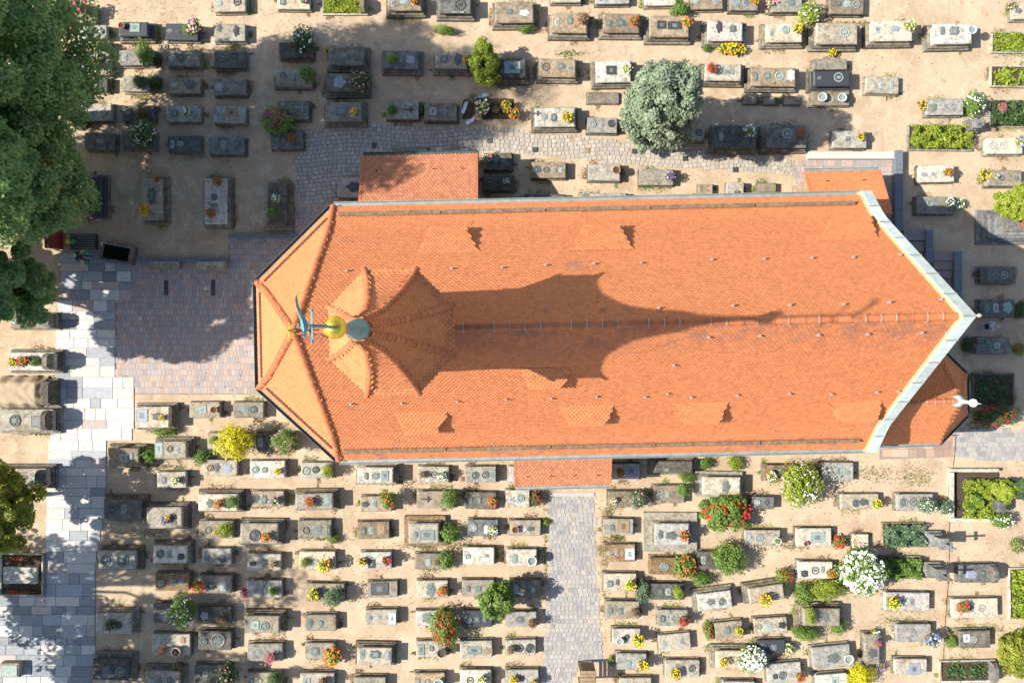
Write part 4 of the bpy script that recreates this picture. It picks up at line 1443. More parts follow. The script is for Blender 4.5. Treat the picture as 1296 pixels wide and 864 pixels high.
_bud = None
def bud_geo():
    global _bud
    if _bud is None:
        V, F = [(0, 0, -.8)], []
        for (r_, z) in ((.75, -.35), (1.0, .1), (.6, .45)):
            for i in range(6):
                a = math.pi * i / 3 + z
                V.append((r_ * math.cos(a), r_ * math.sin(a), z))
        V.append((0, 0, .3))
        for i in range(6):
            j = (i + 1) % 6
            F += [(0, 1 + j, 1 + i), (1 + i, 1 + j, 7 + j, 7 + i), (7 + i, 7 + j, 13 + j, 13 + i), (13 + i, 13 + j, 19)]
        _bud = (np.array(V), F)
    return _bud
def bloom_mesh(key, mat, n, size, hemi=True, flat=1.0, variants=3):
    k = ('bloom', key, mat.name, trn.randrange(variants))
    if k not in _cache:
        r = np.random.RandomState(len(_cache) + 5)
        BV, BF = bud_geo()
        V, L, Z = [], [], []
        for q in range(n):
            d = r.normal(size=3); d[2] = abs(d[2]) * (1 if hemi else r.choice([-1, 1])); d /= np.linalg.norm(d)
            p = d * r.uniform(.72, 1.0) * np.array([1, 1, flat])
            s = size * r.uniform(.7, 1.25)
            o = len(V)
            for v in BV:
                V.append(p + v * s + d * v[2] * s * .2)
            for f in BF:
                L += [o + i for i in f]; Z.append(len(f))
        _cache[k] = np_mesh('blossoms', np.array(V), L, Z, (mat,))
    return _cache[k]

def bush(loc, rx, ry, leafk, bloomk, label, group=None, name='bush', rz=None):
    """bush standing on loc; rx, ry radii in metres"""
    rz = rz or (rx + ry) / 2 * .85
    t = thing(name, label, 'bush' if name != 'rose_bush' else 'rose bush', loc, trn.uniform(0, 6.28), group)
    if abs(rx - ry) > .12 * max(rx, ry):
        t.rotation_euler = (0, 0, trn.uniform(-.2, .2))
    big = rx > .75
    me = foliage_mesh('bush_big' if big else 'bush', LEAF[leafk], 4800 if big else 1700, .058 if big else .09, flat=1.0, shell=.42)
    link('foliage', me, t, loc=(0, 0, rz * .92), scale=(rx, ry, rz))
    MB().tube([(0, 0, 0), (.02, .01, rz * .9)], [.035, .02], 5).obj('stem', M_BARK, t)
    if bloomk != '-':
        n = 330 if bloomk == 'W' else 95 if (big and bloomk == 'w') else 110 if big else 34
        bs = .075 if bloomk == 'W' else .05 if big else .085
        bk = bloomk; bloomk = bloomk.lower()
        link('blossoms', bloom_mesh(('bush_big' if big else 'bush') + bk, PETAL[bloomk], n, bs), t, loc=(0, 0, rz * .95), scale=(rx, ry, rz))
    return t

def bouquet(loc, r, colk, label, group=None):
    """pot plant: pot, leaves and blossoms"""
    t = thing('flower_pot', label, 'flowers', loc, trn.uniform(0, 6.28), group)
    r = max(r, .14)
    MB().lathe([(.5 * r, 0), (.62 * r, .55 * r), (.68 * r, .57 * r), (.66 * r, .66 * r), (.5 * r, .62 * r)], 10).obj('pot', M_TERRA if trn.random() < .5 else M_POT, t)
    lk = 'b' if colk == 'b' else trn.choice('ggdy')
    link('foliage', foliage_mesh('pot', LEAF[lk], 260, .18, shell=.3), t, loc=(0, 0, r * .95), scale=(r * .95, r * .95, r * .6))
    if colk != 'b':
        link('blossoms', bloom_mesh('pot', PETAL[colk], 30, .135, flat=.8), t, loc=(0, 0, r * .95), scale=(r, r, r * .75))
        mix = {'y': 'o', 'v': 'w', 'u': 'w', 'o': 'y', 'c': 'w', 'p': 'w'}.get(colk)
        if mix and trn.random() < .6:
            link('blossoms', bloom_mesh('pot2', PETAL[mix], 7, .15, flat=.8), t, loc=(0, 0, r * .95), scale=(r, r, r * .75))
    return t

def stone_pot(loc, r, k, label):
    t = thing('stone_bowl', label, 'bowl', loc, 0)
    mat = {'t': M_TERRA, 'w': M_POTL, 'k': M_POT, 'c': STONE['l']}.get(k, M_POTL)
    MB().lathe([(.55 * r, 0), (.6 * r, .3 * r), (r, 1.1 * r), (r, 1.25 * r), (.82 * r, 1.25 * r), (.7 * r, .85 * r)], 14).obj('bowl_body', mat, t, smooth=False)
    MB().lathe([(.76 * r, .9 * r), (.77 * r, 1.0 * r)], 12).obj('soil', M_SOIL if k != 'w' else BRONZE['c'], t)
    return t

# ---- pieces of a tomb
def plaque(parent, x, y, z, w, h, k, rn):
    """cast epitaph: ornamental plate, raised inner panel with lines of lettering too small to read"""
    mat = BRONZE.get(k, BRONZE['b'])
    o = MB()
    if k in 'lkwtc' and rn.random() < .6:
        o.rings([(z - .004, w / 2, h / 2, .01), (z + .03, w / 2, h / 2, .01), (z + .036, w / 2 - .02, h / 2 - .02, .01), (z + .022, w / 2 - .03, h / 2 - .03, .01)], cx=x, cy=y)
    else:
        n = 24
        pts = []
        ph = rn.uniform(0, 6)
        for i in range(n):
            a = 2 * math.pi * i / n
            s = 1 + .1 * math.cos(6 * a + ph) + .06 * math.cos(10 * a)
            q = 1 / max(abs(math.cos(a)), abs(math.sin(a))) ** .55
            pts.append((x + w / 2 * .86 * s * q * math.cos(a), y + h / 2 * .86 * s * q * math.sin(a)))
        o.prism(pts, z - .004, z + .025)
        o.rings([(z + .02, w * .30, h * .32, .02), (z + .045, w * .27, h * .28, .02)], cx=x, cy=y)
    p = o.obj('epitaph', mat, parent)
    nl = max(2, int(h / .09))
    L = MB()
    for i in range(nl):
        yy = y - h * .22 + (i + .5) * h * .44 / nl
        ww = w * rn.uniform(.13, .22)
        L.box(x - ww, x + ww, yy - .010, yy + .010, z + .02, z + (.031 if k in 'lkwtc' else .052))
    L.obj('lettering', BRONZE['c'] if k in 'bk' else BRONZE['k'], p)
    return p

def medallion(parent, x, y, z, r, k):
    mat = {'k': BRONZE['k'], 'c': BRONZE['c'], 't': BRONZE['t'], 'l': BRONZE['l'], 'v': BRONZE['w'], 's': BRONZE['s']}.get(k, BRONZE['b'])
    o = MB()
    n = 16
    v = trn.random()
    if v < .45:                       # cartouche with scrolled outline
        m = 28
        q = trn.uniform(.7, 1.25)
        ph = trn.choice((0, math.pi))
        f = lambda s: [(x + r * s * q * (1 + .13 * math.cos(5 * a + ph) + .08 * math.cos(9 * a)) * math.cos(a), y + r * s / q * (1 + .13 * math.cos(5 * a + ph) + .08 * math.sin(7 * a)) * math.sin(a)) for a in (2 * math.pi * i / m for i in range(m))]
        o.prism(f(.95), z - .004, z + .02)
        o.prism(f(.62), z + .018, z + .04)
        o.prism(f(.25), z + .038, z + .06)
        return o.obj('cartouche', mat, parent)
    if v < .7:                        # laurel wreath of leaves
        for q in range(14):
            a = 2 * math.pi * q / 14
            cx_, cy_ = x + r * .78 * math.cos(a), y + r * .78 * math.sin(a)
            o.lathe([(r * .2, z - .004), (r * .17, z + .03), (.008, z + .05)], 6, cx_, cy_)
        o.rings([(z - .004, r * .38, r * .3, r * .1), (z + .025, r * .35, r * .27, r * .1)], cx=x, cy=y)
        return o.obj('wreath_relief', mat, parent)
    o.lathe([(r, z - .004), (r, z + .03), (r * .86, z + .055), (r * .72, z + .03), (r * .68, z + .012), (r * .42, z + .02), (r * .38, z + .045), (.02, z + .05)], n, x, y)
    for q in range(8):
        a = q * math.pi / 4
        o.lathe([(r * .13, z + .01), (r * .12, z + .045), (.01, z + .055)], 6, x + r * .56 * math.cos(a), y + r * .56 * math.sin(a))
    return o.obj('medallion', mat, parent)

def tomb(kind, x0, y0, x1, y1, tone, ex, label, name='tomb'):
    ht = {'S': .5, 'B': .62, 'D': .84, 'L': .2, 'K': .2}[kind]
    rot = 0.0
    head = False
    outs = .22
    for e in ex:
        if e[0] == 'h':
            ht = float(e[1:])
        if e[0] == 'r':
            rot = R(float(e[1:]))
        if e == 'H':
            head = True
        if e[0] == 'o':
            outs = float(e[1:])
    rn = random.Random(int(x0 * 31 + y0 * 17))
    ht *= rn.uniform(.9, 1.12)
    c = P((x0 + x1) / 2, (y0 + y1) / 2, ht)
    k = (CAM_H - ht) / FOC
    hx, hy = (x1 - x0) * k / 2, (y1 - y0) * k / 2
    t = thing(name, label, 'tomb' if kind != 'K' else 'grave', (c.x, c.y, 0), rot + R(rn.uniform(-1.2, 1.2)))
    st = STONE[tone]
    z = ht
    tops = {}
    if kind == 'S' or kind == 'L':
        a, b = ht * .3, ht * .72
        MB().rings([(-.02, hx + .06, hy + .06, .03), (a - .03, hx + .05, hy + .05, .03), (a, hx + .02, hy + .02, .03)], .008, rn).obj('plinth', M_PLINTH, t)
        MB().rings([(a - .005, hx - .035, hy - .035, .03), (b, hx - .06, hy - .06, .03), (b + .01, hx - .005, hy - .005, .03), (ht - .045, hx + .002, hy + .002, .03), (ht - .012, hx - .025, hy - .025, .03), (ht, hx - .05, hy - .05, .03)], .007, rn).obj('grave_slab', st, t)
    elif kind == 'D':
        MB().rings([(-.02, hx + outs, hy + outs * .9, .03), (ht * .27, hx + outs - .01, hy + outs * .9 - .01, .03), (ht * .30, hx + outs - .04, hy + outs * .9 - .04, .03)], .01, rn).obj('step', M_PLINTH if outs < .25 else STONE['b' if outs == .36 else 'g'], t)
        MB().rings([(ht * .295, hx + .1, hy + .09, .03), (ht * .42, hx + .09, hy + .08, .03), (ht * .47, hx + .02, hy + .02, .03)], .008, rn).obj('plinth', M_PLINTH if tone != 'k' else st, t)
        MB().rings([(ht * .465, hx - .05, hy - .05, .03), (ht * .74, hx - .08, hy - .08, .03), (ht * .79, hx - .02, hy - .02, .03), (ht * .84, hx + .01, hy + .01, .03), (ht * .93, hx + .01, hy + .01, .03), (ht * .975, hx - .03, hy - .03, .03), (ht, hx - .07, hy - .07, .03)], .006, rn).obj('grave_slab', st, t)
    elif kind == 'B':
        MB().rings([(-.02, hx + .06, hy + .06, .03), (.2, hx + .04, hy + .04, .03)], .008, rn).obj('plinth', M_PLINTH, t)
        V, F = [], []
        m = 9
        for q, xx in enumerate((-hx, -hx + .05, hx - .05, hx)):
            s = .93 if q in (0, 3) else 1
            for i in range(m):
                an = math.pi * i / (m - 1)
                V.append((xx, hy * s * math.cos(an), .18 + (ht - .18) * s * math.sin(an) ** .6))
        for q in range(3):
            F += [(q * m + i, q * m + i + 1, (q + 1) * m + i + 1, (q + 1) * m + i) for i in range(m - 1)]
        F += [tuple(range(m - 1, -1, -1)), tuple(3 * m + i for i in range(m))]
        link('grave_slab', new_mesh('grave_slab', V, F, (st,)), t)
    elif kind == 'K':
        kb = .10
        for (ax, ay, bx, by) in ((-hx, hy - kb, hx, hy), (-hx, -hy, hx, -hy + kb), (-hx, -hy + kb + .004, -hx + kb, hy - kb - .004), (hx - kb, -hy + kb + .004, hx, hy - kb - .004)):
            MB().rings([(-.02, (bx - ax) / 2, (by - ay) / 2, .008), (ht - .015, (bx - ax) / 2, (by - ay) / 2, .008), (ht, (bx - ax) / 2 - .012, (by - ay) / 2 - .012, .008)], .003, rn, (ax + bx) / 2, (ay + by) / 2).obj('kerb', st, t)
        MB().box(-hx + kb + .002, hx - kb - .002, -hy + kb + .002, hy - kb - .002, 0, ht * .6).obj('soil', M_SOIL, t)
        z = ht * .6
    if head:
        hw = .17 if kind != 'D' else .2
        MB().rings([(ht if kind != 'K' else .02, hw, hy * .92, .02), (ht + .3, hw * .9, hy * .88, .02), (ht + .5, hw * .82, hy * .6, .02), (ht + .55, hw * .7, hy * .5, .02)], .006, rn, hx - hw - .08, 0).obj('headstone', STONE['d'] if tone in 'dkgw' else M_PLINTH, t)
    if kind in 'SDB' and max(hx, hy) > .6:
        # fill the free stretches of the slab with cast or carved ornament, as the photo shows on nearly every stone
        long_x = hx >= hy
        occ = []
        for e in ex:
            if ':' in e:
                v = [float(q) for q in e.split(':')[1].split(',')]
                lx, ly = OFS[0] + v[0] / ZS, OFS[1] + v[1] / ZS
                w_ = P(lx, ly, ht)
                u = (w_.x - c.x) if long_x else (w_.y - c.y)
                hw_ = (v[2] / (2 if e[0] == 'P' else 1)) * k / ZS
                occ.append((u - hw_ - .05, u + hw_ + .05))
        lim = max(hx, hy) - .12
        u = -lim
        while u < lim - .3:
            w_ = rn.uniform(.3, .52)
            if u + w_ > lim:
                break
            hit = [o_[1] for o_ in occ if o_[0] < u + w_ and o_[1] > u]
            if hit:
                u = max(max(hit), u + .05)
                continue
            if rn.random() < .8:
                pos = (u + w_ / 2, rn.uniform(-.05, .05)) if long_x else (rn.uniform(-.05, .05), u + w_ / 2)
                kk_ = rn.choice('sssbbc') if tone != 'k' else rn.choice('kb')
                hh_ = min(min(hx, hy) * 1.5, rn.uniform(.3, .7))
                if rn.random() < .5:
                    plaque(t, pos[0], pos[1], z, (w_ if long_x else hh_) * .9, (hh_ if long_x else w_) * .9, kk_, rn)
                else:
                    medallion(t, pos[0], pos[1], z, min(w_ / 2, min(hx, hy) * .8), kk_)
            u += w_ + rn.uniform(.05, .25)
    return t, c, k, hx, hy, z

def cover(t, kind, hx, hy, z, seed):
    """plants filling a kerbed bed, one mesh"""
    r = np.random.RandomState(seed)
    lk, n, ls, hh = {'g': ('y', 1500, .075, .28), 'y': ('y', 1500, .085, .42), 'd': ('d', 1500, .085, .5), 'h': ('g', 2200, .07, .62), 'H': ('y', 2600, .07, .75), 'm': ('s', 2000, .09, .6), 's': ('d', 420, .09, .25), 'p': ('y', 500, .12, .3), 'r': ('d', 500, .09, .25)}[kind]
    V, L, Z = leaf_cloud(n, ls, seed, dome=True, shell=.2, up=.8)
    c = np.repeat(V.reshape(-1, 4, 3).mean(axis=1), 4, axis=0)
    m = len(V) // 4
    px = r.uniform(-hx + .12, hx - .12, m); py = r.uniform(-hy + .1, hy - .1, m)
    if kind in 'sp':
        px = np.where(r.rand(m) < .5, r.normal(-hx * .45, hx * .18, m), r.normal(hx * .35, hx * .2, m))
        py = r.normal(0, hy * .38, m)
        px = np.clip(px, -hx + .1, hx - .1); py = np.clip(py, -hy + .1, hy - .1)
    if kind == 'r':
        py = np.where(r.rand(m) < .5, hy - .25, -hy + .25) + r.normal(0, .05, m)
    lump = .6 + .4 * np.sin(px * 5 + seed) * np.cos(py * 6 + seed)
    pz = z + hh * lump * r.rand(m) ** (.35 if kind in 'hgdyHm' else .8)
    V = V - c + np.repeat(np.stack([px, py, pz], axis=1), 4, axis=0)
    o = stuff(link('bed_plants', np_mesh('bed_plants', V, L, Z, (LEAF[lk],)), t))
    return o

# ---- read and build
ALL = []
OFS = (0, 0)
row = None
for ln in DATA.strip().splitlines():
    if ln[0] == '#':
        ax, ph = ln[1:].split('|')
        row = (ax, ph, [])
        ALL.append(row)
        continue
    w = ln.split()
    ox, oy = OFX[w[0][1]], OFY[w[0][0]]
    nums = [float(v) for v in w[2:6]]
    x0, y0, x1, y1 = ox + nums[0] / ZS, oy + nums[1] / ZS, ox + nums[2] / ZS, oy + nums[3] / ZS
    row[2].append(dict(kind=w[1], x0=x0, y0=y0, x1=x1, y1=y1, tone=w[6], ex=w[7:], ox=ox, oy=oy))

def describe(e):
    for x in e['ex']:
        if x[0] == 'B' and len(x) > 2 and x[3] == ':':
            if x[1] == 'Y':
                return ' by a golden bush'
            return ' by a %s bush' % ('flowering' if x[2] != '-' else 'green')
    for x in e['ex']:
        if x[0] == 'F':
            return ' with %s flowers' % COLW[x[1]]
    for x in e['ex']:
        if x[0] == 'V':
            return ' with a pot'
    return ''

for ax, ph, lst in ALL:
    lst.sort(key=lambda e: (e['y0'] + e['y1']) if ax == 'y' else (e['x0'] + e['x1']))
    for i, e in enumerate(lst):
        place = '%s from %s, %s' % (ORD[i], 'top' if ax == 'y' else 'left', ph)
        if e['kind'] == 'K':
            base = 'kerbed planted grave'
        else:
            base = TONE[e['tone']] + {'D': ' stepped tomb', 'L': ' low slab', 'B': ' rounded tomb'}.get(e['kind'], ' tomb')
        lab = base + describe(e) + ', ' + place
        if len(lab.split()) > 16:
            lab = base + ', ' + place
        OFS = (e['ox'], e['oy'])
        t, c, k, hx, hy, z = tomb(e['kind'], e['x0'], e['y0'], e['x1'], e['y1'], e['tone'], e['ex'], lab, {'K': 'planted_grave', 'L': 'grave_slab'}.get(e['kind'], 'tomb'))
        t['group'] = 'tombs of the churchyard'
        e['w'] = (c.x, c.y, t.rotation_euler.z, hx + (.2 if e['kind'] == 'D' else .05 if e['kind'] != 'K' else 0), hy + (.18 if e['kind'] == 'D' else .05 if e['kind'] != 'K' else 0))
        rz = t.rotation_euler.z
        seen = {}
        for q, x in enumerate(e['ex']):
            if x[0] == 'G':
                g = cover(t, x[1], hx, hy, z, int(e['x0'] * 7) % 1000 + 3)
                if x[1] == 'r':
                    link('slab', MB().rings([(z, hx * .78, hy * .38, .02), (z + .22, hx * .78, hy * .38, .02), (z + .25, hx * .74, hy * .34, .02)]).mesh('slab', STONE['l']), t)
                    for sy in (-1, 1):
                        link('blossoms', bloom_mesh('pot', PETAL['r'], 22, .17), t, loc=(0, sy * (hy - .27), z + .1), scale=(hx * .7, .12, .2))
                continue
            if ':' not in x:
                continue
            hd, nm = x.split(':')
            v = [float(s) for s in nm.split(',')]
            px, py = e['ox'] + v[0] / ZS, e['oy'] + v[1] / ZS
            w = P(px, py, z)
            loc = Matrix.Rotation(-rz, 3, 'Z') @ (w - Vector((c.x, c.y, z)))
            inside = abs(loc.x) < hx - .02 and abs(loc.y) < hy - .02
            kk = k / ZS
            kd = hd[0]
            if kd in 'POX' and not (abs(loc.x) < hx and abs(loc.y) < hy):
                loc.x = max(-hx + .2, min(hx - .2, loc.x)); loc.y = max(-hy + .2, min(hy - .2, loc.y))
            if kd == 'P':
                pw, phh = (v[2], v[3]) if len(v) > 3 else (42, 36)
                plaque(t, loc.x, loc.y, z, min(pw * kk, 1.8 * (hx - abs(loc.x))), min(phh * kk, 1.8 * (hy - abs(loc.y))), hd[1:] or 'b', trn)
            elif kd == 'O':
                medallion(t, loc.x, loc.y, z, max(.06, min(v[2] * kk * .88, hx - abs(loc.x), hy - abs(loc.y))), hd[1:])
            elif kd == 'X':
                s = v[2] * kk
                MB().box(loc.x - s, loc.x + s, loc.y - .035, loc.y + .035, z - .004, z + .04).box(loc.x + s * .25, loc.x + s * .25 + .07, loc.y - s * .6, loc.y + s * .6, z - .004, z + .045).obj('relief_cross', BRONZE['c' if 'c' in hd else 'k'], t)
            else:
                sd = ('left end' if loc.x < -.25 * hx else 'right end' if loc.x > .25 * hx else 'middle') if hx >= hy else ('top end' if loc.y > .25 * hy else 'bottom end' if loc.y < -.25 * hy else 'middle')
                wd = 'bowl' if kd == 'V' else (COLW[hd[1]] + ' flowers') if kd == 'F' else ({'g': 'green', 'y': 'yellow-green', 'Y': 'golden', 'd': 'dark', 's': 'blue-green', 'o': 'olive'}[hd[1]] + (' ' if hd[2] == '-' else ' %s-flowered ' % COLW[hd[2].lower()]) + 'bush')
                if kd == 'B':
                    dx, dy = loc.x / hx, loc.y / hy
                    rel = 'on' if inside else ('right of' if dx > 0 else 'left of') if abs(dx) > abs(dy) else ('above' if dy > 0 else 'below')
                    lb = '%s %s tomb %s' % (wd, rel, place)
                else:
                    lb = '%s, %s of tomb %s' % (wd, sd, place)
                n = seen.get(lb, 0); seen[lb] = n + 1
                if n:
                    lb = ('lesser ' if n == 1 else 'third ') + lb
                base = Vector((w.x, w.y, z)) if inside else P(px, py, 0)
                if kd == 'V':
                    stone_pot(base, max(.09, v[2] * kk), hd[1:], lb)
                elif kd == 'F':
                    bouquet(base, v[2] * kk, hd[1], lb, 'flowers on the tombs')
                else:
                    rx, ry = v[2] * kk, v[3] * kk
                    zz = (rx + ry) / 2 * .85
                    zc = (z if inside else 0) + zz
                    cc = P(px, py, zc)
                    base = Vector((cc.x, cc.y, z if inside else 0))
                    bush(base, rx * (CAM_H - zc) / (CAM_H - z), ry * (CAM_H - zc) / (CAM_H - z), hd[1], hd[2], lb, 'bushes between the tombs', 'rose_bush' if hd[2] in 'rpmwW' else 'bush', zz)

# weeds and dry grass growing along the foot of the tombs
def foot_weeds():
    rg = np.random.RandomState(5)
    sets = {'g': ([], []), 'y': ([], []), 'b': ([], [])}
    for ax, ph, lst in ALL:
        for e in lst:
            wx, wy, rz, hx, hy = e['w']
            for side in range(4):
                if rg.rand() > .55:
                    continue
                k = ('g', 'y', 'b', 'b')[rg.randint(4)]
                V, Z = sets[k]
                a, b = sorted(rg.rand(2))
                n = int(30 + 130 * (b - a))
                for _ in range(n):
                    f = (a + (b - a) * rg.rand()) * 2 - 1
                    d = abs(rg.normal()) * .07 - .01 + (.25 * rg.rand() ** 3)
                    lx = hx * f if side < 2 else (hx + d) * (1 if side == 2 else -1)
                    ly = hy * f if side >= 2 else (hy + d) * (1 if side == 0 else -1)
                    q = Vector((wx + lx * math.cos(rz) - ly * math.sin(rz), wy + lx * math.sin(rz) + ly * math.cos(rz), 0))
                    t_ = rg.uniform(0, 6.28); h = rg.uniform(.03, .12); w = rg.uniform(.012, .03)
                    dx, dy = math.cos(t_), math.sin(t_)
                    V += [(q.x - dy * w, q.y + dx * w, 0), (q.x + dy * w, q.y - dx * w, 0), (q.x + dx * h, q.y + dy * h, h * .8)]
    root = None
    for k, nm, lab in (('g', 'weeds', 'green weeds along the feet of the tombs'), ('y', 'weeds', 'yellowish grass along the feet of the tombs'), ('b', 'dry_grass', 'dry brown grass along the feet of the tombs')):
        V = sets[k][0]
        o = stuff(link(nm, np_mesh(nm, np.array(V), np.arange(len(V)), np.full(len(V) // 3, 3), ({'g': LEAF['g'], 'y': LEAF['o'], 'b': LEAF['b']}[k],))))
        tag(o, lab, 'grass')
foot_weeds()

# fallen leaves and bits lying about on the sand and paving
def litter():
    rg = np.random.RandomState(15)
    V = []
    for _ in range(9000):
        X, Y = rg.uniform(-10, 1306), rg.uniform(-10, 874)
        if rg.rand() < .5:
            X, Y = abs(rg.normal()) * 260, rg.uniform(-10, 420)
        q = P(X, Y, 0)
        t_ = rg.uniform(0, 6.28); s_ = rg.uniform(.02, .055)
        dx, dy = math.cos(t_) * s_, math.sin(t_) * s_
        z = .055
        V += [(q.x - dx, q.y - dy, z), (q.x + dy * .5, q.y - dx * .5, z + .012), (q.x + dx, q.y + dy, z), (q.x - dy * .5, q.y + dx * .5, z + .012)]
    o = stuff(link('fallen_leaves', np_mesh('fallen_leaves', np.array(V), np.arange(len(V)), np.full(len(V) // 4, 4), (LEAF['b'],))))
    tag(o, 'fallen leaves scattered over sand and paving', 'leaves')
litter()
# ------------------------------------------------------------------ trees
def limb(mb, p0, p1, r0, r1, rn, seg=5, wob=.12):
    pts, rr = [], []
    p0, p1 = Vector(p0), Vector(p1)
    L = (p1 - p0).length
    for i in range(seg + 1):
        f = i / seg
        p = p0.lerp(p1, f)
        if 0 < i < seg:
            p += Vector((rn.uniform(-1, 1), rn.uniform(-1, 1), rn.uniform(-.5, .5))) * wob * L / seg
        pts.append(p); rr.append(r0 + (r1 - r0) * f)
    mb.tube(pts, rr, 7)
    return pts

def tree(name, label, x, y, h, rx, ry, crown_lo, mat, seed, nclump=150, per=260, leaf=.17, shape='round', off=(0, 0), group='trees of the churchyard'):
    rn = random.Random(seed)
    r = np.random.RandomState(seed)
    t = thing(name, label, 'tree', (x, y, 0), 0, group)
    mb = MB()
    zc = (h + crown_lo) / 2
    hz = (h - crown_lo) / 2
    r0 = max(.08, h * .018)
    pts = limb(mb, (0, 0, 0), (off[0] * .8 + rn.uniform(-.3, .3), off[1] * .8 + rn.uniform(-.3, .3), h * .88), r0, r0 * .18, rn, 8, .08)
    mb.lathe([(r0 * 1.7, 0), (r0 * 1.25, .25), (r0, .7)], 9)
    cen = []
    while len(cen) < nclump:
        d = r.normal(size=3); d /= np.linalg.norm(d)
        f = r.uniform(.25, 1) ** .5
        p = d * f
        if shape == 'cone':
            zz = r.rand() ** 1.25
            a = r.uniform(0, 6.283)
            w = (1 - zz) ** .62 * (.55 + .45 * r.rand()) + .05
            p = np.array([math.cos(a) * w, math.sin(a) * w, zz * 2 - 1])
        lump = 1 + .16 * math.sin(3.1 * d[0] + seed) * math.cos(2.7 * d[1] + seed * .7) + .1 * math.sin(5 * d[2] + 4 * d[0])
        c = np.array([off[0] + p[0] * rx * lump, off[1] + p[1] * ry * lump, zc + p[2] * hz * lump])
        if c[2] < crown_lo * .8:
            continue
        cen.append(c)
    for i in range(9 if nclump > 60 else 5):
        c = cen[i * 3]
        st = pts[min(len(pts) - 2, 2 + i % 5)]
        if c[2] > st.z:
            limb(mb, st, c, r0 * .4, r0 * .06, rn, 5, .15)
    mb.obj('trunk', M_BARK, t)
    cen = np.array(cen)
    n = nclump * per
    ci = np.repeat(np.arange(nclump), per)
    d = r.normal(size=(n, 3)); d /= np.linalg.norm(d, axis=1)[:, None]
    cs = (.13 + .12 * r.rand(nclump)) * (rx + ry) / 2 * (1.25 if nclump < 100 else 1.0)
    rad = .35 + .65 * r.rand(n) ** .5
    c = cen[ci] + d * (cs[ci] * rad)[:, None] * np.array([1, 1, .7])
    out = cen[ci] - np.array([off[0], off[1], zc]); out /= np.linalg.norm(out, axis=1)[:, None] + 1e-6
    nor = d * .5 + out * .4 + np.array([0, 0, .55]) + r.normal(size=(n, 3)) * .4
    nor /= np.linalg.norm(nor, axis=1)[:, None]
    a = np.cross(nor, r.normal(size=(n, 3))); a /= np.linalg.norm(a, axis=1)[:, None] + 1e-9
    b = np.cross(nor, a)
    s = leaf * (.6 + .7 * r.rand(n))[:, None]
    wd = .55 if shape != 'cone' else .32
    V = np.stack([c - a * s, c - b * s * wd + nor * s * .12, c + a * s, c + b * s * wd + nor * s * .12], axis=1).reshape(-1, 3)
    link('crown', np_mesh('crown', V, np.arange(4 * n), np.full(n, 4), (mat,)), t)
    return t

tree('broadleaf_tree', 'tall dark green broadleaf tree filling the upper left corner', -25.9, 13.3, 21.5, 5.3, 4.9, 3.6, M_TREE, 3, 380, 320, .115)
tree('broadleaf_tree', 'dark green broadleaf tree just below the corner tree at the left edge', -25.4, 8.4, 18.5, 4.4, 3.7, 3.0, M_TREE, 8, 290, 300, .115)
tree('broadleaf_tree', 'smaller green tree at the left edge beside the watering place', -28.6, 3.0, 9.3, 2.5, 2.2, 2.6, M_TREE, 12, 110, 330, .105, off=(1.7, 0))
tree('broadleaf_tree', 'leaning dark green tree outside the left edge shading the brick forecourt', -31.2, 2.8, 12.5, 2.9, 2.4, 5.0, M_TREE, 15, 90, 200, .16, off=(0, -1.9))
tree('broadleaf_tree', 'broadleaf tree outside the left edge behind the watering place', -33.6, 8.6, 15.0, 4.4, 4.4, 3.0, M_TREE, 16, 130, 170, .19)
tree('broadleaf_tree', 'narrow broadleaf tree outside the left edge near the watering place', -32.8, 4.7, 17.5, 3.2, 2.5, 2.2, M_TREE, 18, 140, 180, .17)
tree('small_tree', 'yellow-green small tree at the left edge beside the slab path', -28.5, -9.2, 6.8, 2.1, 2.3, 1.8, LEAF['o'], 17, 110, 320, .10)
tree('broadleaf_tree', 'tall broadleaf tree outside the lower left edge', -35.5, -15.2, 16.5, 5.2, 4.2, 5.0, M_TREE, 19, 62, 190, .19)
tree('broadleaf_tree', 'tall broadleaf tree outside the lower left corner', -34.5, -22.5, 16.0, 4.6, 4.6, 5.0, M_TREE, 23, 60, 190, .19)
p = P(841, 131, 6.0)
tree('blue_conifer', 'dense rounded blue-green conifer between the upper tomb rows', p.x, p.y, 10.0, 2.0, 2.0, .6, M_SPRUCE, 27, 380, 190, .085, shape='round')
def shrub_tree(px, py, rpx, h, leafk, label, seed, nm='small_tree', ry=None):
    z = h * .55
    p = P(px, py, z)
    r_ = rpx * (CAM_H - z) / FOC
    return tree(nm, label, p.x, p.y, h, r_, (ry or rpx) * (CAM_H - z) / FOC, h * .12, LEAF[leafk], seed, 85, 110, .075)
shrub_tree(614, 79, 17, 2.6, 'y', 'golden-green upright shrub between tombs of the second upper row', 31, 'shrub', 29)
shrub_tree(629, 758, 21, 2.8, 'g', 'round light green small tree in second column left of south path', 33)
shrub_tree(1288, 257, 21, 2.6, 'y', 'bright yellow-green potted tree beside the stepped stone pedestal', 35, 'potted_tree')
shrub_tree(1271, 620, 13, 1.6, 'y', 'small yellow-green shrub right of the white-kerbed plot', 39, 'shrub')
shrub_tree(1292, 618, 12, 1.8, 'd', 'dark shrub at the right edge near the white-kerbed plot', 41, 'shrub')
shrub_tree(1288, 828, 20, 1.6, 'o', 'olive green spreading shrub in the lower right corner', 43, 'shrub', 30)
shrub_tree(920, 648, 35, 1.3, 'g', 'wide green bush full of red roses below the church roof', 45, 'rose_bush', 22)
b0 = [o for o in COL.objects if o.get('label', '').startswith('wide green bush')][0]
link('blossoms', bloom_mesh('bush_red', PETAL['r'], 130, .05), b0, loc=(0, 0, .75), scale=(1.6, 1.0, .6))

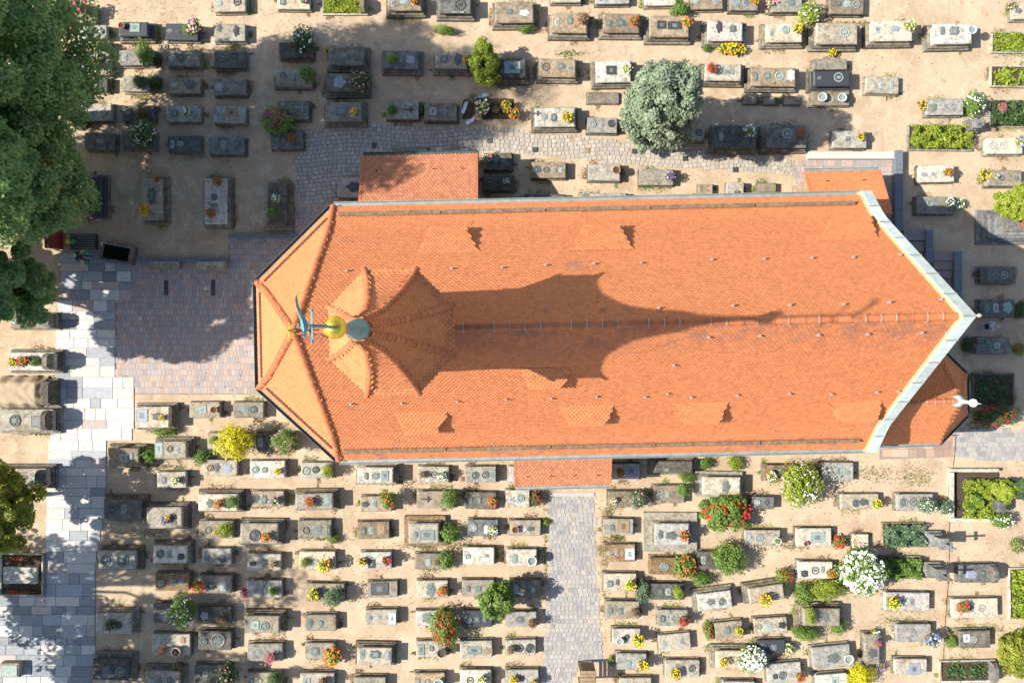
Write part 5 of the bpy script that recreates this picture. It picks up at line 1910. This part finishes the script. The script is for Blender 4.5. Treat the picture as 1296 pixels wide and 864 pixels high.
def lbush(px, py, rx, ry, leafk, bl, label, nm='bush'):
    zz = (rx + ry) / 2 * .047 * .85
    p = P(px, py, zz)
    return bush((p.x, p.y, 0), rx * .047, ry * .047, leafk, bl, label, None, nm, zz)
lbush(1268, 658, 15, 11, 'g', 'w', 'white rose bush below the white-kerbed plot at the right', 'rose_bush')
lbush(1288, 691, 8, 10, 'g', 'p', 'small pink-flowered plant at the right edge below the white roses', 'rose_bush')
lbush(1293, 388, 5, 8, 'd', 'r', 'red rose bush at the right edge beside the shaded tombs', 'rose_bush')

# ------------------------------------------------------------------ kerbed plot with white surround
c = P(1234, 627)
t = thing('walled_plot', 'grave plot with white stone surround filled with yellow-green shrubs', 'grave', (c.x, c.y, 0))
for (x0, y0, x1, y1) in ((1203, 593, 1265, 597), (1203, 597.3, 1208, 655), (1203, 655.4, 1258, 660)):
    a, b = P(x0, y1, .4) - c, P(x1, y0, .4) - c
    MB().rings([(0, (b.x - a.x) / 2, (b.y - a.y) / 2, .01), (.37, (b.x - a.x) / 2, (b.y - a.y) / 2, .01), (.4, (b.x - a.x) / 2 - .02, (b.y - a.y) / 2 - .02, .01)], .004, rnd, (a.x + b.x) / 2, (a.y + b.y) / 2).obj('kerb', STONE['w'], t)
a, b = P(1208.5, 655) - c, P(1262, 597.5) - c
MB().box(a.x, b.x, a.y, b.y, 0, .12).obj('soil', M_SOIL, t)
for (dx, dy, hx_, hy_, kd, sd_) in ((-.05, -.12, .98, 1.28, 'H', 5), (-.35, -.3, .5, .6, 'h', 6), (.5, .5, .45, .6, 'H', 9)):
    o = cover(t, kd, hx_, hy_, .3 if sd_ > 5 else .12, sd_)
    o.location = (dx, dy, 0)
p = P(1268, 641, .9)
t = thing('headstone', 'dark grey slanted headstone beside the white-kerbed plot at right', 'headstone', (p.x, p.y, 0))
MB().rings([(0, .5, .45, .03), (.2, .48, .43, .03)], .006, rnd).obj('base', M_PLINTH, t)
MB().rings([(.2, .3, .4, .03), (.8, .26, .38, .03), (1.0, .2, .28, .03)], .006, rnd).obj('stone', STONE['d'], t)

# ------------------------------------------------------------------ monuments with crosses
M_CROSS = stone('cross_stone', (.13, .135, .14), (.19, .195, .2), lichen=(.26, .26, .25), lamt=.2, damt=.3)
def monument(px, py, h, label, s=1.0):
    p = P(px, py)
    t = thing('cross_monument', label, 'monument', (p.x, p.y, 0), 0, 'cross monuments')
    MB().rings([(0, .5 * s, .5 * s, .02), (.3, .48 * s, .48 * s, .02), (.34, .44 * s, .44 * s, .02)], .004, rnd).obj('step', M_CROSS, t)
    MB().rings([(.335, .38 * s, .4 * s, .02), (.62, .36 * s, .38 * s, .02), (.66, .3 * s, .32 * s, .02)], .004, rnd).obj('plinth', M_CROSS, t)
    zs = h * .58
    MB().rings([(.655, .26 * s, .3 * s, .02), (zs - .16, .22 * s, .27 * s, .02), (zs - .12, .29 * s, .33 * s, .02), (zs - .03, .29 * s, .33 * s, .02), (zs, .2 * s, .22 * s, .02)], .003, rnd).obj('shaft', M_CROSS, t)
    MB().box(-.05, .05, -.06, .06, zs - .01, h).box(-.045, .045, -.27, -.061, h * .82, h * .82 + .11).box(-.045, .045, .061, .27, h * .82, h * .82 + .11).obj('cross', M_CROSS, t)
monument(1178, 680, 2.7, 'tall grey stone cross monument at the end of the dark shrub bed')
monument(1177, 719, 2.4, 'shorter grey stone cross monument at the end of the clipped hedge')
monument(1226, 162, 1.7, 'grey stone cross monument beside the green hedge at the upper right', .8)

c = P(1272, 288)
t = thing('stepped_pedestal', 'grey stepped stone pedestal at the right edge in the gable shade', 'monument', (c.x, c.y, 0))
for k in range(5):
    a = 1 - k * .16
    MB().rings([(k * .17 - (.0 if k == 0 else .004), 1.85 * a, 1.05 * a, .02), (k * .17 + .14, 1.84 * a, 1.04 * a, .02), (k * .17 + .17, 1.8 * a, 1.0 * a, .02)], .006, rnd).obj('step', M_CROSS, t)
p = P(1289, 287, .9)
t = thing('plant_tub', 'terracotta tub of the yellow-green tree on the stepped pedestal', 'tub', (p.x + .35, p.y + .15, 0))
MB().lathe([(.2, .85), (.28, 1.15), (.31, 1.17), (.31, 1.24), (.26, 1.24), (.25, 1.15)], 14).obj('tub_body', M_TERRA, t)
MB().lathe([(.25, 1.14), (.25, 1.18)], 12).obj('soil', M_SOIL, t)

# ------------------------------------------------------------------ tomb covered with a tarpaulin
p = P(32, 497, .7)
M_TARP = plain('tarpaulin', (.36, .27, .17), rough=.85, c2=(.31, .23, .145), scale=4, bump=.2)
t = thing('covered_tomb', 'tomb under a wrinkled tan tarpaulin beside the slab path', 'tomb', (p.x, p.y, 0))
MB().rings([(0, 1.75, .85, .03), (.25, 1.7, .8, .03)], .008, rnd).obj('plinth', M_PLINTH, t)
MB().rings([(.25, .32, .74, .03), (.95, .28, .7, .03), (1.05, .2, .5, .03)], .008, rnd, 1.35, 0).obj('headstone', STONE['d'], t)
V, F = [], []
nx, ny = 34, 24
r_ = np.random.RandomState(4)
for i in range(nx):
    for j in range(ny):
        u, v = i / (nx - 1), j / (ny - 1) * 2 - 1
        x = -1.75 + 2.75 * u
        y = v * .98
        z = .78 - .62 * max(0, abs(v) - .62) ** 1.0 / .38
        z += .045 * math.sin(x * 11 + math.sin(y * 4 + 1) * 3) * max(0, u - .35) + .012 * math.sin(x * 3.1 + y * 7) + .012 * math.sin(y * 9 + x * 2.3 + math.sin(x * 4))
        if u > .85:
            z -= (u - .85) * 1.8
        V.append((x + .03 * math.sin(y * 9), y + .04 * math.sin(x * 7), max(.1, z)))
for i in range(nx - 1):
    for j in range(ny - 1):
        F.append((i * ny + j, (i + 1) * ny + j, (i + 1) * ny + j + 1, i * ny + j + 1))
link('tarpaulin', new_mesh('tarpaulin', V, F, (M_TARP,), True), t)
MB().tube([(.62, -1.0, .5), (.62, -.6, .86), (.62, .6, .86), (.62, 1.0, .5)], .02, 6).obj('rope', M_KERBP, t)

# ------------------------------------------------------------------ fresh grave with wreaths
p = P(618, 138)
t = thing('fresh_grave_mound', 'low brown earth mound strewn with funeral flowers', 'grave', (p.x, p.y, 0))
V, F = [], []
for i in range(15):
    for j in range(9):
        u, v = i / 7 - 1, j / 4 - 1
        V.append((u * 1.6, v * .65, max(-.02, .24 * (1 - u * u) ** .5 * (1 - v * v) ** .5 + .03 * math.sin(7 * u + 5 * v) if abs(u) < 1 and abs(v) < 1 else -.02)))
F = [(i * 9 + j, (i + 1) * 9 + j, (i + 1) * 9 + j + 1, i * 9 + j + 1) for i in range(14) for j in range(8)]
link('earth', new_mesh('earth', V, F, (M_SOIL,), True), t)
for (px, py, rp, k, lb) in ((598, 126, 7, 'v', 'violet funeral wreath on the fresh earth mound'), (611, 138, 10, 'c', 'large peach funeral arrangement on the fresh earth mound'), (606, 148, 7, 'p', 'pink funeral spray at the lower edge of the fresh mound'), (628, 140, 6, 'b', 'dried funeral spray on the right half of the fresh mound'), (641, 137, 8, 'y', 'yellow flowers at the right end of the fresh mound'), (651, 146, 8, 'o', 'orange flowers at the far right of the fresh mound')):
    q = P(px, py, .2)
    bouquet((q.x, q.y, .16), rp * .047, k, lb, 'funeral flowers')
M_RIB = plain('ribbon', (.62, .64, .74), rough=.5)
for i, (px, py, a, lb) in enumerate(((611, 121, 15, 'white funeral ribbon trailing above the violet wreath'), (588, 136, 70, 'white funeral ribbon at the left of the wreaths'), (597, 152, 35, 'white funeral ribbon below the wreaths'))):
    q = P(px, py, .25)
    V = []
    for k in range(9):
        x = (k / 8 - .5) * .75
        zz = .12 + .05 * math.sin(k * 1.3)
        V += [(x, -.1, zz), (x, .1, zz + .02), (x, .1, zz + .03), (x, -.1, zz + .01)]
    F = [(k * 4 + i_, k * 4 + (i_ + 1) % 4, k * 4 + 4 + (i_ + 1) % 4, k * 4 + 4 + i_) for k in range(8) for i_ in range(4)]
    o = link('ribbon', new_mesh('ribbon', V, F, (M_RIB,)), None, loc=(q.x, q.y, .06), rot=R(a))
    tag(o, lb, 'ribbon', 'funeral ribbons')

# ------------------------------------------------------------------ watering place
M_WATER = plain('trough_water', (.004, .005, .005), rough=.05, var=.1)
p = P(146.5, 320, .7)
t = thing('water_trough', 'dark stone water trough full of black water, turned askew', 'trough', (p.x, p.y, 0), R(-10))
hx, hy, zt = .95, .56, .7
for (ax, ay, bx, by) in ((-hx, hy - .16, hx, hy), (-hx, -hy, hx, -hy + .16), (-hx, -hy + .164, -hx + .17, hy - .164), (hx - .17, -hy + .164, hx, hy - .164)):
    MB().rings([(0, (bx - ax) / 2, (by - ay) / 2, .01), (zt - .02, (bx - ax) / 2, (by - ay) / 2, .01), (zt, (bx - ax) / 2 - .015, (by - ay) / 2 - .015, .01)], .003, rnd, (ax + bx) / 2, (ay + by) / 2).obj('trough_side', STONE['d'], t)
MB().box(-hx + .175, hx - .175, -hy + .165, hy - .165, .03, zt - .08).obj('water', M_WATER, t)
MB().tube([(-.62, hy - .08, .6), (-.62, hy - .08, 1.15), (-.62, hy - .16, 1.25), (-.62, hy - .32, 1.2)], .025, 7).obj('tap', BRONZE['w'], t)
# slatted rack for watering cans
p = P(105, 306, .35)
t = thing('slatted_rack', 'dark weathered slatted rack under the tree for watering cans', 'rack', (p.x, p.y, 0))
for k in range(7):
    MB().rings([(.3, .8, .045, .008), (.35, .8, .045, .008)], .003, rnd, 0, -.42 + k * .14).obj('slat', BRONZE['k'], t)
for s in (-1, 1):
    MB().box(s * .7 - .04, s * .7 + .04, -.46, .46, 0, .298).obj('leg', BRONZE['k'], t)
p = P(63, 301, 1.0)
M_RED = plain('red_paint', (.20, .025, .018), rough=.5, c2=(.15, .02, .016))
t = thing('red_cabinet', 'dark red metal cabinet with white label under the big tree', 'cabinet', (p.x, p.y, 0))
MB().rings([(.05, .26, .58, .02), (.98, .26, .58, .02), (1.0, .25, .57, .02)]).obj('cabinet_body', M_RED, t)
MB().rings([(1.0, .29, .61, .02), (1.04, .29, .61, .02)]).obj('lid', M_RED, t)
MB().box(-.2, -.08, -.02, .2, 1.038, 1.05).obj('paper_label', BRONZE['w'], t)

CANM = {'g': plain('can_green', (.02, .26, .09), rough=.4), 'y': plain('can_yellow', (.75, .45, .01), rough=.4)}
def watering_can(loc, rot, k, label):
    t = thing('watering_can', label, 'watering can', loc, rot, 'watering cans')
    m = CANM[k]
    MB().lathe([(.11, 0), (.125, .02), (.13, .2), (.11, .27), (.085, .285), (.07, .27)], 14).obj('can_body', m, t)
    MB().tube([(.1, 0, .06), (.2, 0, .16), (.3, 0, .3)], [.03, .02, .018], 7).lathe([(.018, .29), (.05, .34), (.05, .35)], 9, .305, 0).obj('spout', m, t)
    MB().tube([(-.11, 0, .08), (-.2, 0, .2), (-.14, 0, .36), (0, 0, .38), (.06, 0, .3)], .016, 6).obj('handle', m, t)
    return t
q = P(88, 306, .35); watering_can((q.x, q.y, .35), R(80), 'y', 'yellow watering can on the slatted rack')
q = P(94.5, 306, .35); watering_can((q.x, q.y, .35), R(80), 'g', 'green watering can beside the yellow one on the slatted rack')
q = P(1247, 433, .5); watering_can((q.x, q.y, .51), R(-40), 'g', 'green watering can on the shaded tomb beside the visitor')

# ------------------------------------------------------------------ people
SKIN = plain('skin', (.50, .30, .22), rough=.6)
def person(loc, rot, label, top, legs, hair, shoes, arms, sleeve=.55, hat=None):
    """standing figure grown from a joint skeleton with a skin surface; arms = elbow and wrist for left and right"""
    J = {'pelvis': (0, 0, .95, .135, .10), 'waist': (0, 0, 1.10, .125, .09), 'chest': (.01, 0, 1.32, .16, .11), 'neck0': (0, 0, 1.47, .075, .07), 'neck': (.01, 0, 1.53, .052, .052), 'head': (.025, 0, 1.62, .085, .085), 'crown': (.02, 0, 1.72, .085, .082), 'nose': (.115, 0, 1.615, .016, .016)}
    E = [('pelvis', 'waist'), ('waist', 'chest'), ('chest', 'neck0'), ('neck0', 'neck'), ('neck', 'head'), ('head', 'crown'), ('head', 'nose')]
    for s, n in ((1, 'l'), (-1, 'r')):
        st = .12 * s
        J['hip' + n] = (0, .095 * s, .88, .095, .095)
        J['knee' + n] = (.03 + st * .3, .105 * s, .5, .062, .062)
        J['ankle' + n] = (-.01 + st * .8, .11 * s, .09, .042, .042)
        J['toe' + n] = (.15 + st * .8, .13 * s, .045, .04, .04)
        J['sho' + n] = (0, .175 * s, 1.42, .07, .07)
        el, wr = arms[n]
        J['elb' + n] = (*el, .045, .045)
        J['wri' + n] = (*wr, .03, .03)
        w, e = Vector(wr), Vector(el)
        d = (w - e).normalized()
        sd = Vector((1, 0, 0)) - d * d.x
        sd = sd.normalized() if sd.length > .1 else Vector((0, 1, 0))
        palm = w + d * .06
        J['palm' + n] = (*palm, .036, .03)
        E += [('pelvis', 'hip' + n), ('hip' + n, 'knee' + n), ('knee' + n, 'ankle' + n), ('ankle' + n, 'toe' + n), ('chest', 'sho' + n), ('sho' + n, 'elb' + n), ('elb' + n, 'wri' + n), ('wri' + n, 'palm' + n)]
        inn = d.cross(sd)
        for f, (o, ln) in enumerate(((-.03, .075), (-.01, .085), (.01, .08), (.03, .062))):
            a = palm + sd * o + d * .03
            J['fa%d%s' % (f, n)] = (*a, .0095, .0095)
            b = a + d * ln * .55 + inn * .01
            J['fb%d%s' % (f, n)] = (*b, .009, .009)
            c = b + d * ln * .4 + inn * .025
            J['fc%d%s' % (f, n)] = (*c, .008, .008)
            E += [('palm' + n, 'fa%d%s' % (f, n)), ('fa%d%s' % (f, n), 'fb%d%s' % (f, n)), ('fb%d%s' % (f, n), 'fc%d%s' % (f, n))]
        a = palm + sd * .045 - d * .01
        b = a + sd * .025 + d * .045
        J['ta' + n] = (*a, .011, .011); J['tb' + n] = (*b, .009, .009)
        E += [('palm' + n, 'ta' + n), ('ta' + n, 'tb' + n)]
    names = list(J)
    me = bpy.data.meshes.new('body')
    me.from_pydata([J[n][:3] for n in names], [(names.index(a), names.index(b)) for a, b in E], [])
    tmp = bpy.data.objects.new('body', me)
    COL.objects.link(tmp)
    md = tmp.modifiers.new('skin', 'SKIN')
    tmp.modifiers.new('sub', 'SUBSURF').levels = 2
    if not me.skin_vertices:
        me.attributes.update() if hasattr(me.attributes, 'update') else None
    for i, n in enumerate(names):
        sv = me.skin_vertices[0].data[i]
        sv.radius = (J[n][3], J[n][4])
        sv.use_root = n == 'pelvis'
    dg = bpy.context.evaluated_depsgraph_get()
    body = bpy.data.meshes.new_from_object(tmp.evaluated_get(dg))
    bpy.data.objects.remove(tmp)
    body.materials.clear()
    for m in (SKIN, top, legs, hair, shoes):
        body.materials.append(m)
    idx = []
    for pl in body.polygons:
        x, y, z = pl.center
        k = 0
        if z < .085:
            k = 4
        elif z < .98 and abs(y) < .24:
            k = 2
        elif z < 1.5:
            ad = min((Vector((x, y, z)) - Vector(arms[n][1])).length for n in 'lr')
            side = 'l' if y > 0 else 'r'
            el, wr = Vector(arms[side][0]), Vector(arms[side][1])
            v = Vector((x, y, z))
            tt = (v - el).dot(wr - el) / (wr - el).length_squared
            ds = (v - el - (wr - el) * max(0, min(1, tt))).length
            k = 0 if (tt > sleeve - .5 and ds < .09 and abs(y) > .2) else 1
        elif z > 1.66 or (x < -.005 and z > 1.55):
            k = 3
        idx.append(k)
    body.polygons.foreach_set('material_index', idx)
    body.polygons.foreach_set('use_smooth', [True] * len(idx))
    t = thing('person', label, 'person', loc, rot)
    link('body', body, t)
    hm = MB().lathe([(.02, 1.83), (.07, 1.815), (.105, 1.75), (.108, 1.68), (.09, 1.6)], 12, .0, 0, cap=False)
    hm.obj('hair', hair, t, smooth=True)
    for s in (-1, 1):
        MB().lathe([(.0, -.012), (.012, 0), (.0, .012)], 6, 0, 0).obj('eye', M_IRON, t, loc=(.1, s * .033, 1.645))
    return t
JEANS = plain('jeans_light', (.28, .37, .58), rough=.85, c2=(.22, .30, .5), scale=9)
SHIRT = plain('shirt_pale_blue', (.45, .49, .60), rough=.85, c2=(.38, .42, .54), scale=9)
DARK = plain('cloth_black', (.012, .013, .02), rough=.85)
HAIRG = plain('hair_grey_blond', (.34, .28, .2), rough=.7)
HAIRL = plain('hair_light', (.42, .31, .22), rough=.7)
GREYP = plain('trousers_grey', (.04, .045, .055), rough=.85)
q = P(1240, 413.5)
person((q.x, q.y, 0), R(180), 'person in pale blue shirt and jeans with dark bag beside shaded tombs', SHIRT, JEANS, HAIRL, DARK,
       {'l': ((.02, .25, 1.16), (.16, .2, .96)), 'r': ((.02, -.25, 1.16), (.16, -.2, .96))}, .75)
tg = thing('shoulder_bag', 'dark bag hanging in front of the person in jeans', 'bag', (q.x - .17, q.y, 0), R(180))
MB().rings([(.86, .05, .14, .03), (1.0, .08, .17, .04), (1.16, .05, .15, .03)]).obj('bag_body', DARK, tg)
MB().tube([(-.02, .13, 1.14), (-.16, .12, 1.45), (-.22, .1, 1.52), (-.34, .0, 1.4)], .014, 5).obj('strap', DARK, tg)
q = P(113, 327)
person((q.x, q.y, 0), R(0), 'person in black carrying a green watering can in each hand', DARK, GREYP, HAIRG, DARK,
       {'l': ((.03, .28, 1.15), (.14, .34, .92)), 'r': ((.03, -.28, 1.15), (.14, -.34, .92))}, .55)
watering_can((q.x + .17, q.y + .345, .44), R(10), 'g', 'green watering can held in the upper hand of person in black')
watering_can((q.x + .17, q.y - .345, .44), R(-10), 'g', 'green watering can held in the lower hand of person in black')

# ------------------------------------------------------------------ odds and ends
p = P(743, 852, 1.1)
M_WOOD = plain('stand_wood', (.20, .13, .07), rough=.8, c2=(.28, .19, .11), scale=5)
t = thing('wooden_stand', 'brown wooden slatted stand at the lower end of the south path', 'stand', (p.x, p.y - .2, 0))
for sx in (-1, 1):
    for sy in (-1, 1):
        MB().box(sx * .42 - .04, sx * .42 + .04, sy * .5 - .04, sy * .5 + .04, 0, 1.6).obj('post', M_WOOD, t)
for k in range(6):
    MB().rings([(1.6, .45, .085, .008), (1.64, .45, .085, .008)], .003, rnd, 0, -.5 + k * .2).obj('roof_board', M_WOOD, t)
for k in range(6):
    MB().box(-.40, .40, .545, .57, .3 + k * .21, .45 + k * .21).obj('side_board', M_WOOD, t)
    MB().box(.465, .49, -.45, .45, .3 + k * .21, .45 + k * .21).obj('side_board', M_WOOD, t)

M_CORD = plain('cord_orange', (.70, .16, .03), rough=.6)
cd_pts = [(1207, 551), (1205, 570), (1201, 610), (1199, 650), (1198, 690), (1197, 730), (1195, 770), (1192, 810), (1190, 850), (1189, 880)]
cpts = []
for i, (x, y) in enumerate(cd_pts):
    q = P(x, y, .25)
    cpts.append((q.x, q.y, .25 + .03 * math.sin(i * 1.7)))
tcord = thing('barrier_cord', 'thin orange cord strung down the right side from the chapel', 'cord', cpts[0][:2] + (0,))
o0 = Vector(cpts[0][:2] + (0,))
MB().tube([Vector(q) - o0 for q in cpts], .017, 6).obj('cord', M_CORD, tcord)
for i in (0, 9):
    MB().tube([Vector((cpts[i][0], cpts[i][1], 0)) - o0, Vector((cpts[i][0], cpts[i][1], .4)) - o0], .02, 6).obj('stake', M_IRON, tcord)
p = P(12, 848, .5)
t = thing('stone_box', 'stone bin with green lid at the lower left edge', 'bin', (p.x, p.y, 0))
MB().rings([(0, .6, .45, .03), (.45, .58, .43, .03), (.5, .55, .4, .03)], .006, rnd).obj('bin_body', STONE['t'], t)
MB().rings([(.5, .48, .34, .02), (.55, .47, .33, .02)]).obj('lid', BRONZE['c'], t)
for i, (x, y) in enumerate(((1281, 803), (1279, 836))):
    p = P(x, y, .2)
    t = thing('grave_lantern', 'small dark grave lantern by the olive shrub, %s one' % ('upper' if i == 0 else 'lower'), 'lantern', (p.x, p.y, 0), 0, 'grave lanterns')
    MB().lathe([(.12, 0), (.12, .05), (.09, .07), (.09, .26), (.12, .28), (.05, .36), (.0, .4)], 8).obj('lantern_body', M_POT, t)

# rough dry grass and weeds on the sand
rg = np.random.RandomState(99)
V, L, Z = [], [], []
spots = [(1100, 600, 40, 12), (1160, 605, 20, 14), (230, 555, 30, 5), (180, 675, 40, 6), (720, 68, 20, 4), (560, 40, 16, 5), (530, 690, 40, 4), (590, 690, 30, 6), (780, 680, 14, 4), (1140, 785, 30, 6), (240, 85, 22, 6), (250, 65, 10, 3), (1060, 740, 30, 6), (500, 610, 40, 3), (900, 560, 60, 3), (1255, 795, 25, 8), (60, 548, 40, 3), (200, 590, 40, 5), (1000, 690, 30, 6), (660, 630, 30, 3), (400, 680, 30, 4), (1080, 30, 40, 4), (330, 640, 30, 4), (770, 650, 10, 10), (765, 720, 6, 60), (690, 700, 3, 60), (1130, 120, 14, 6)]
for (sx, sy, wx, wy) in spots:
    n = int(90 * (wx * wy) ** .5 / 6) + 60
    for _ in range(n):
        q = P(sx + rg.normal() * wx * .5, sy + rg.normal() * wy * .5)
        a = rg.uniform(0, 6.28); hgt = rg.uniform(.04, .13); w = rg.uniform(.012, .03)
        dx, dy = math.cos(a), math.sin(a)
        i = len(V)
        V += [(q.x - dy * w, q.y + dx * w, 0), (q.x + dy * w, q.y - dx * w, 0), (q.x + dx * hgt * .9, q.y + dy * hgt * .9, hgt)]
        L += [i, i + 1, i + 2]; Z.append(3)
gr = stuff(link('weeds', np_mesh('weeds', V, L, Z, (leafmat('weed_leaf', (.10, .13, .03), (.24, .22, .07)),))))
tag(gr, 'sparse weeds and dry grass on the sandy ground', 'grass')
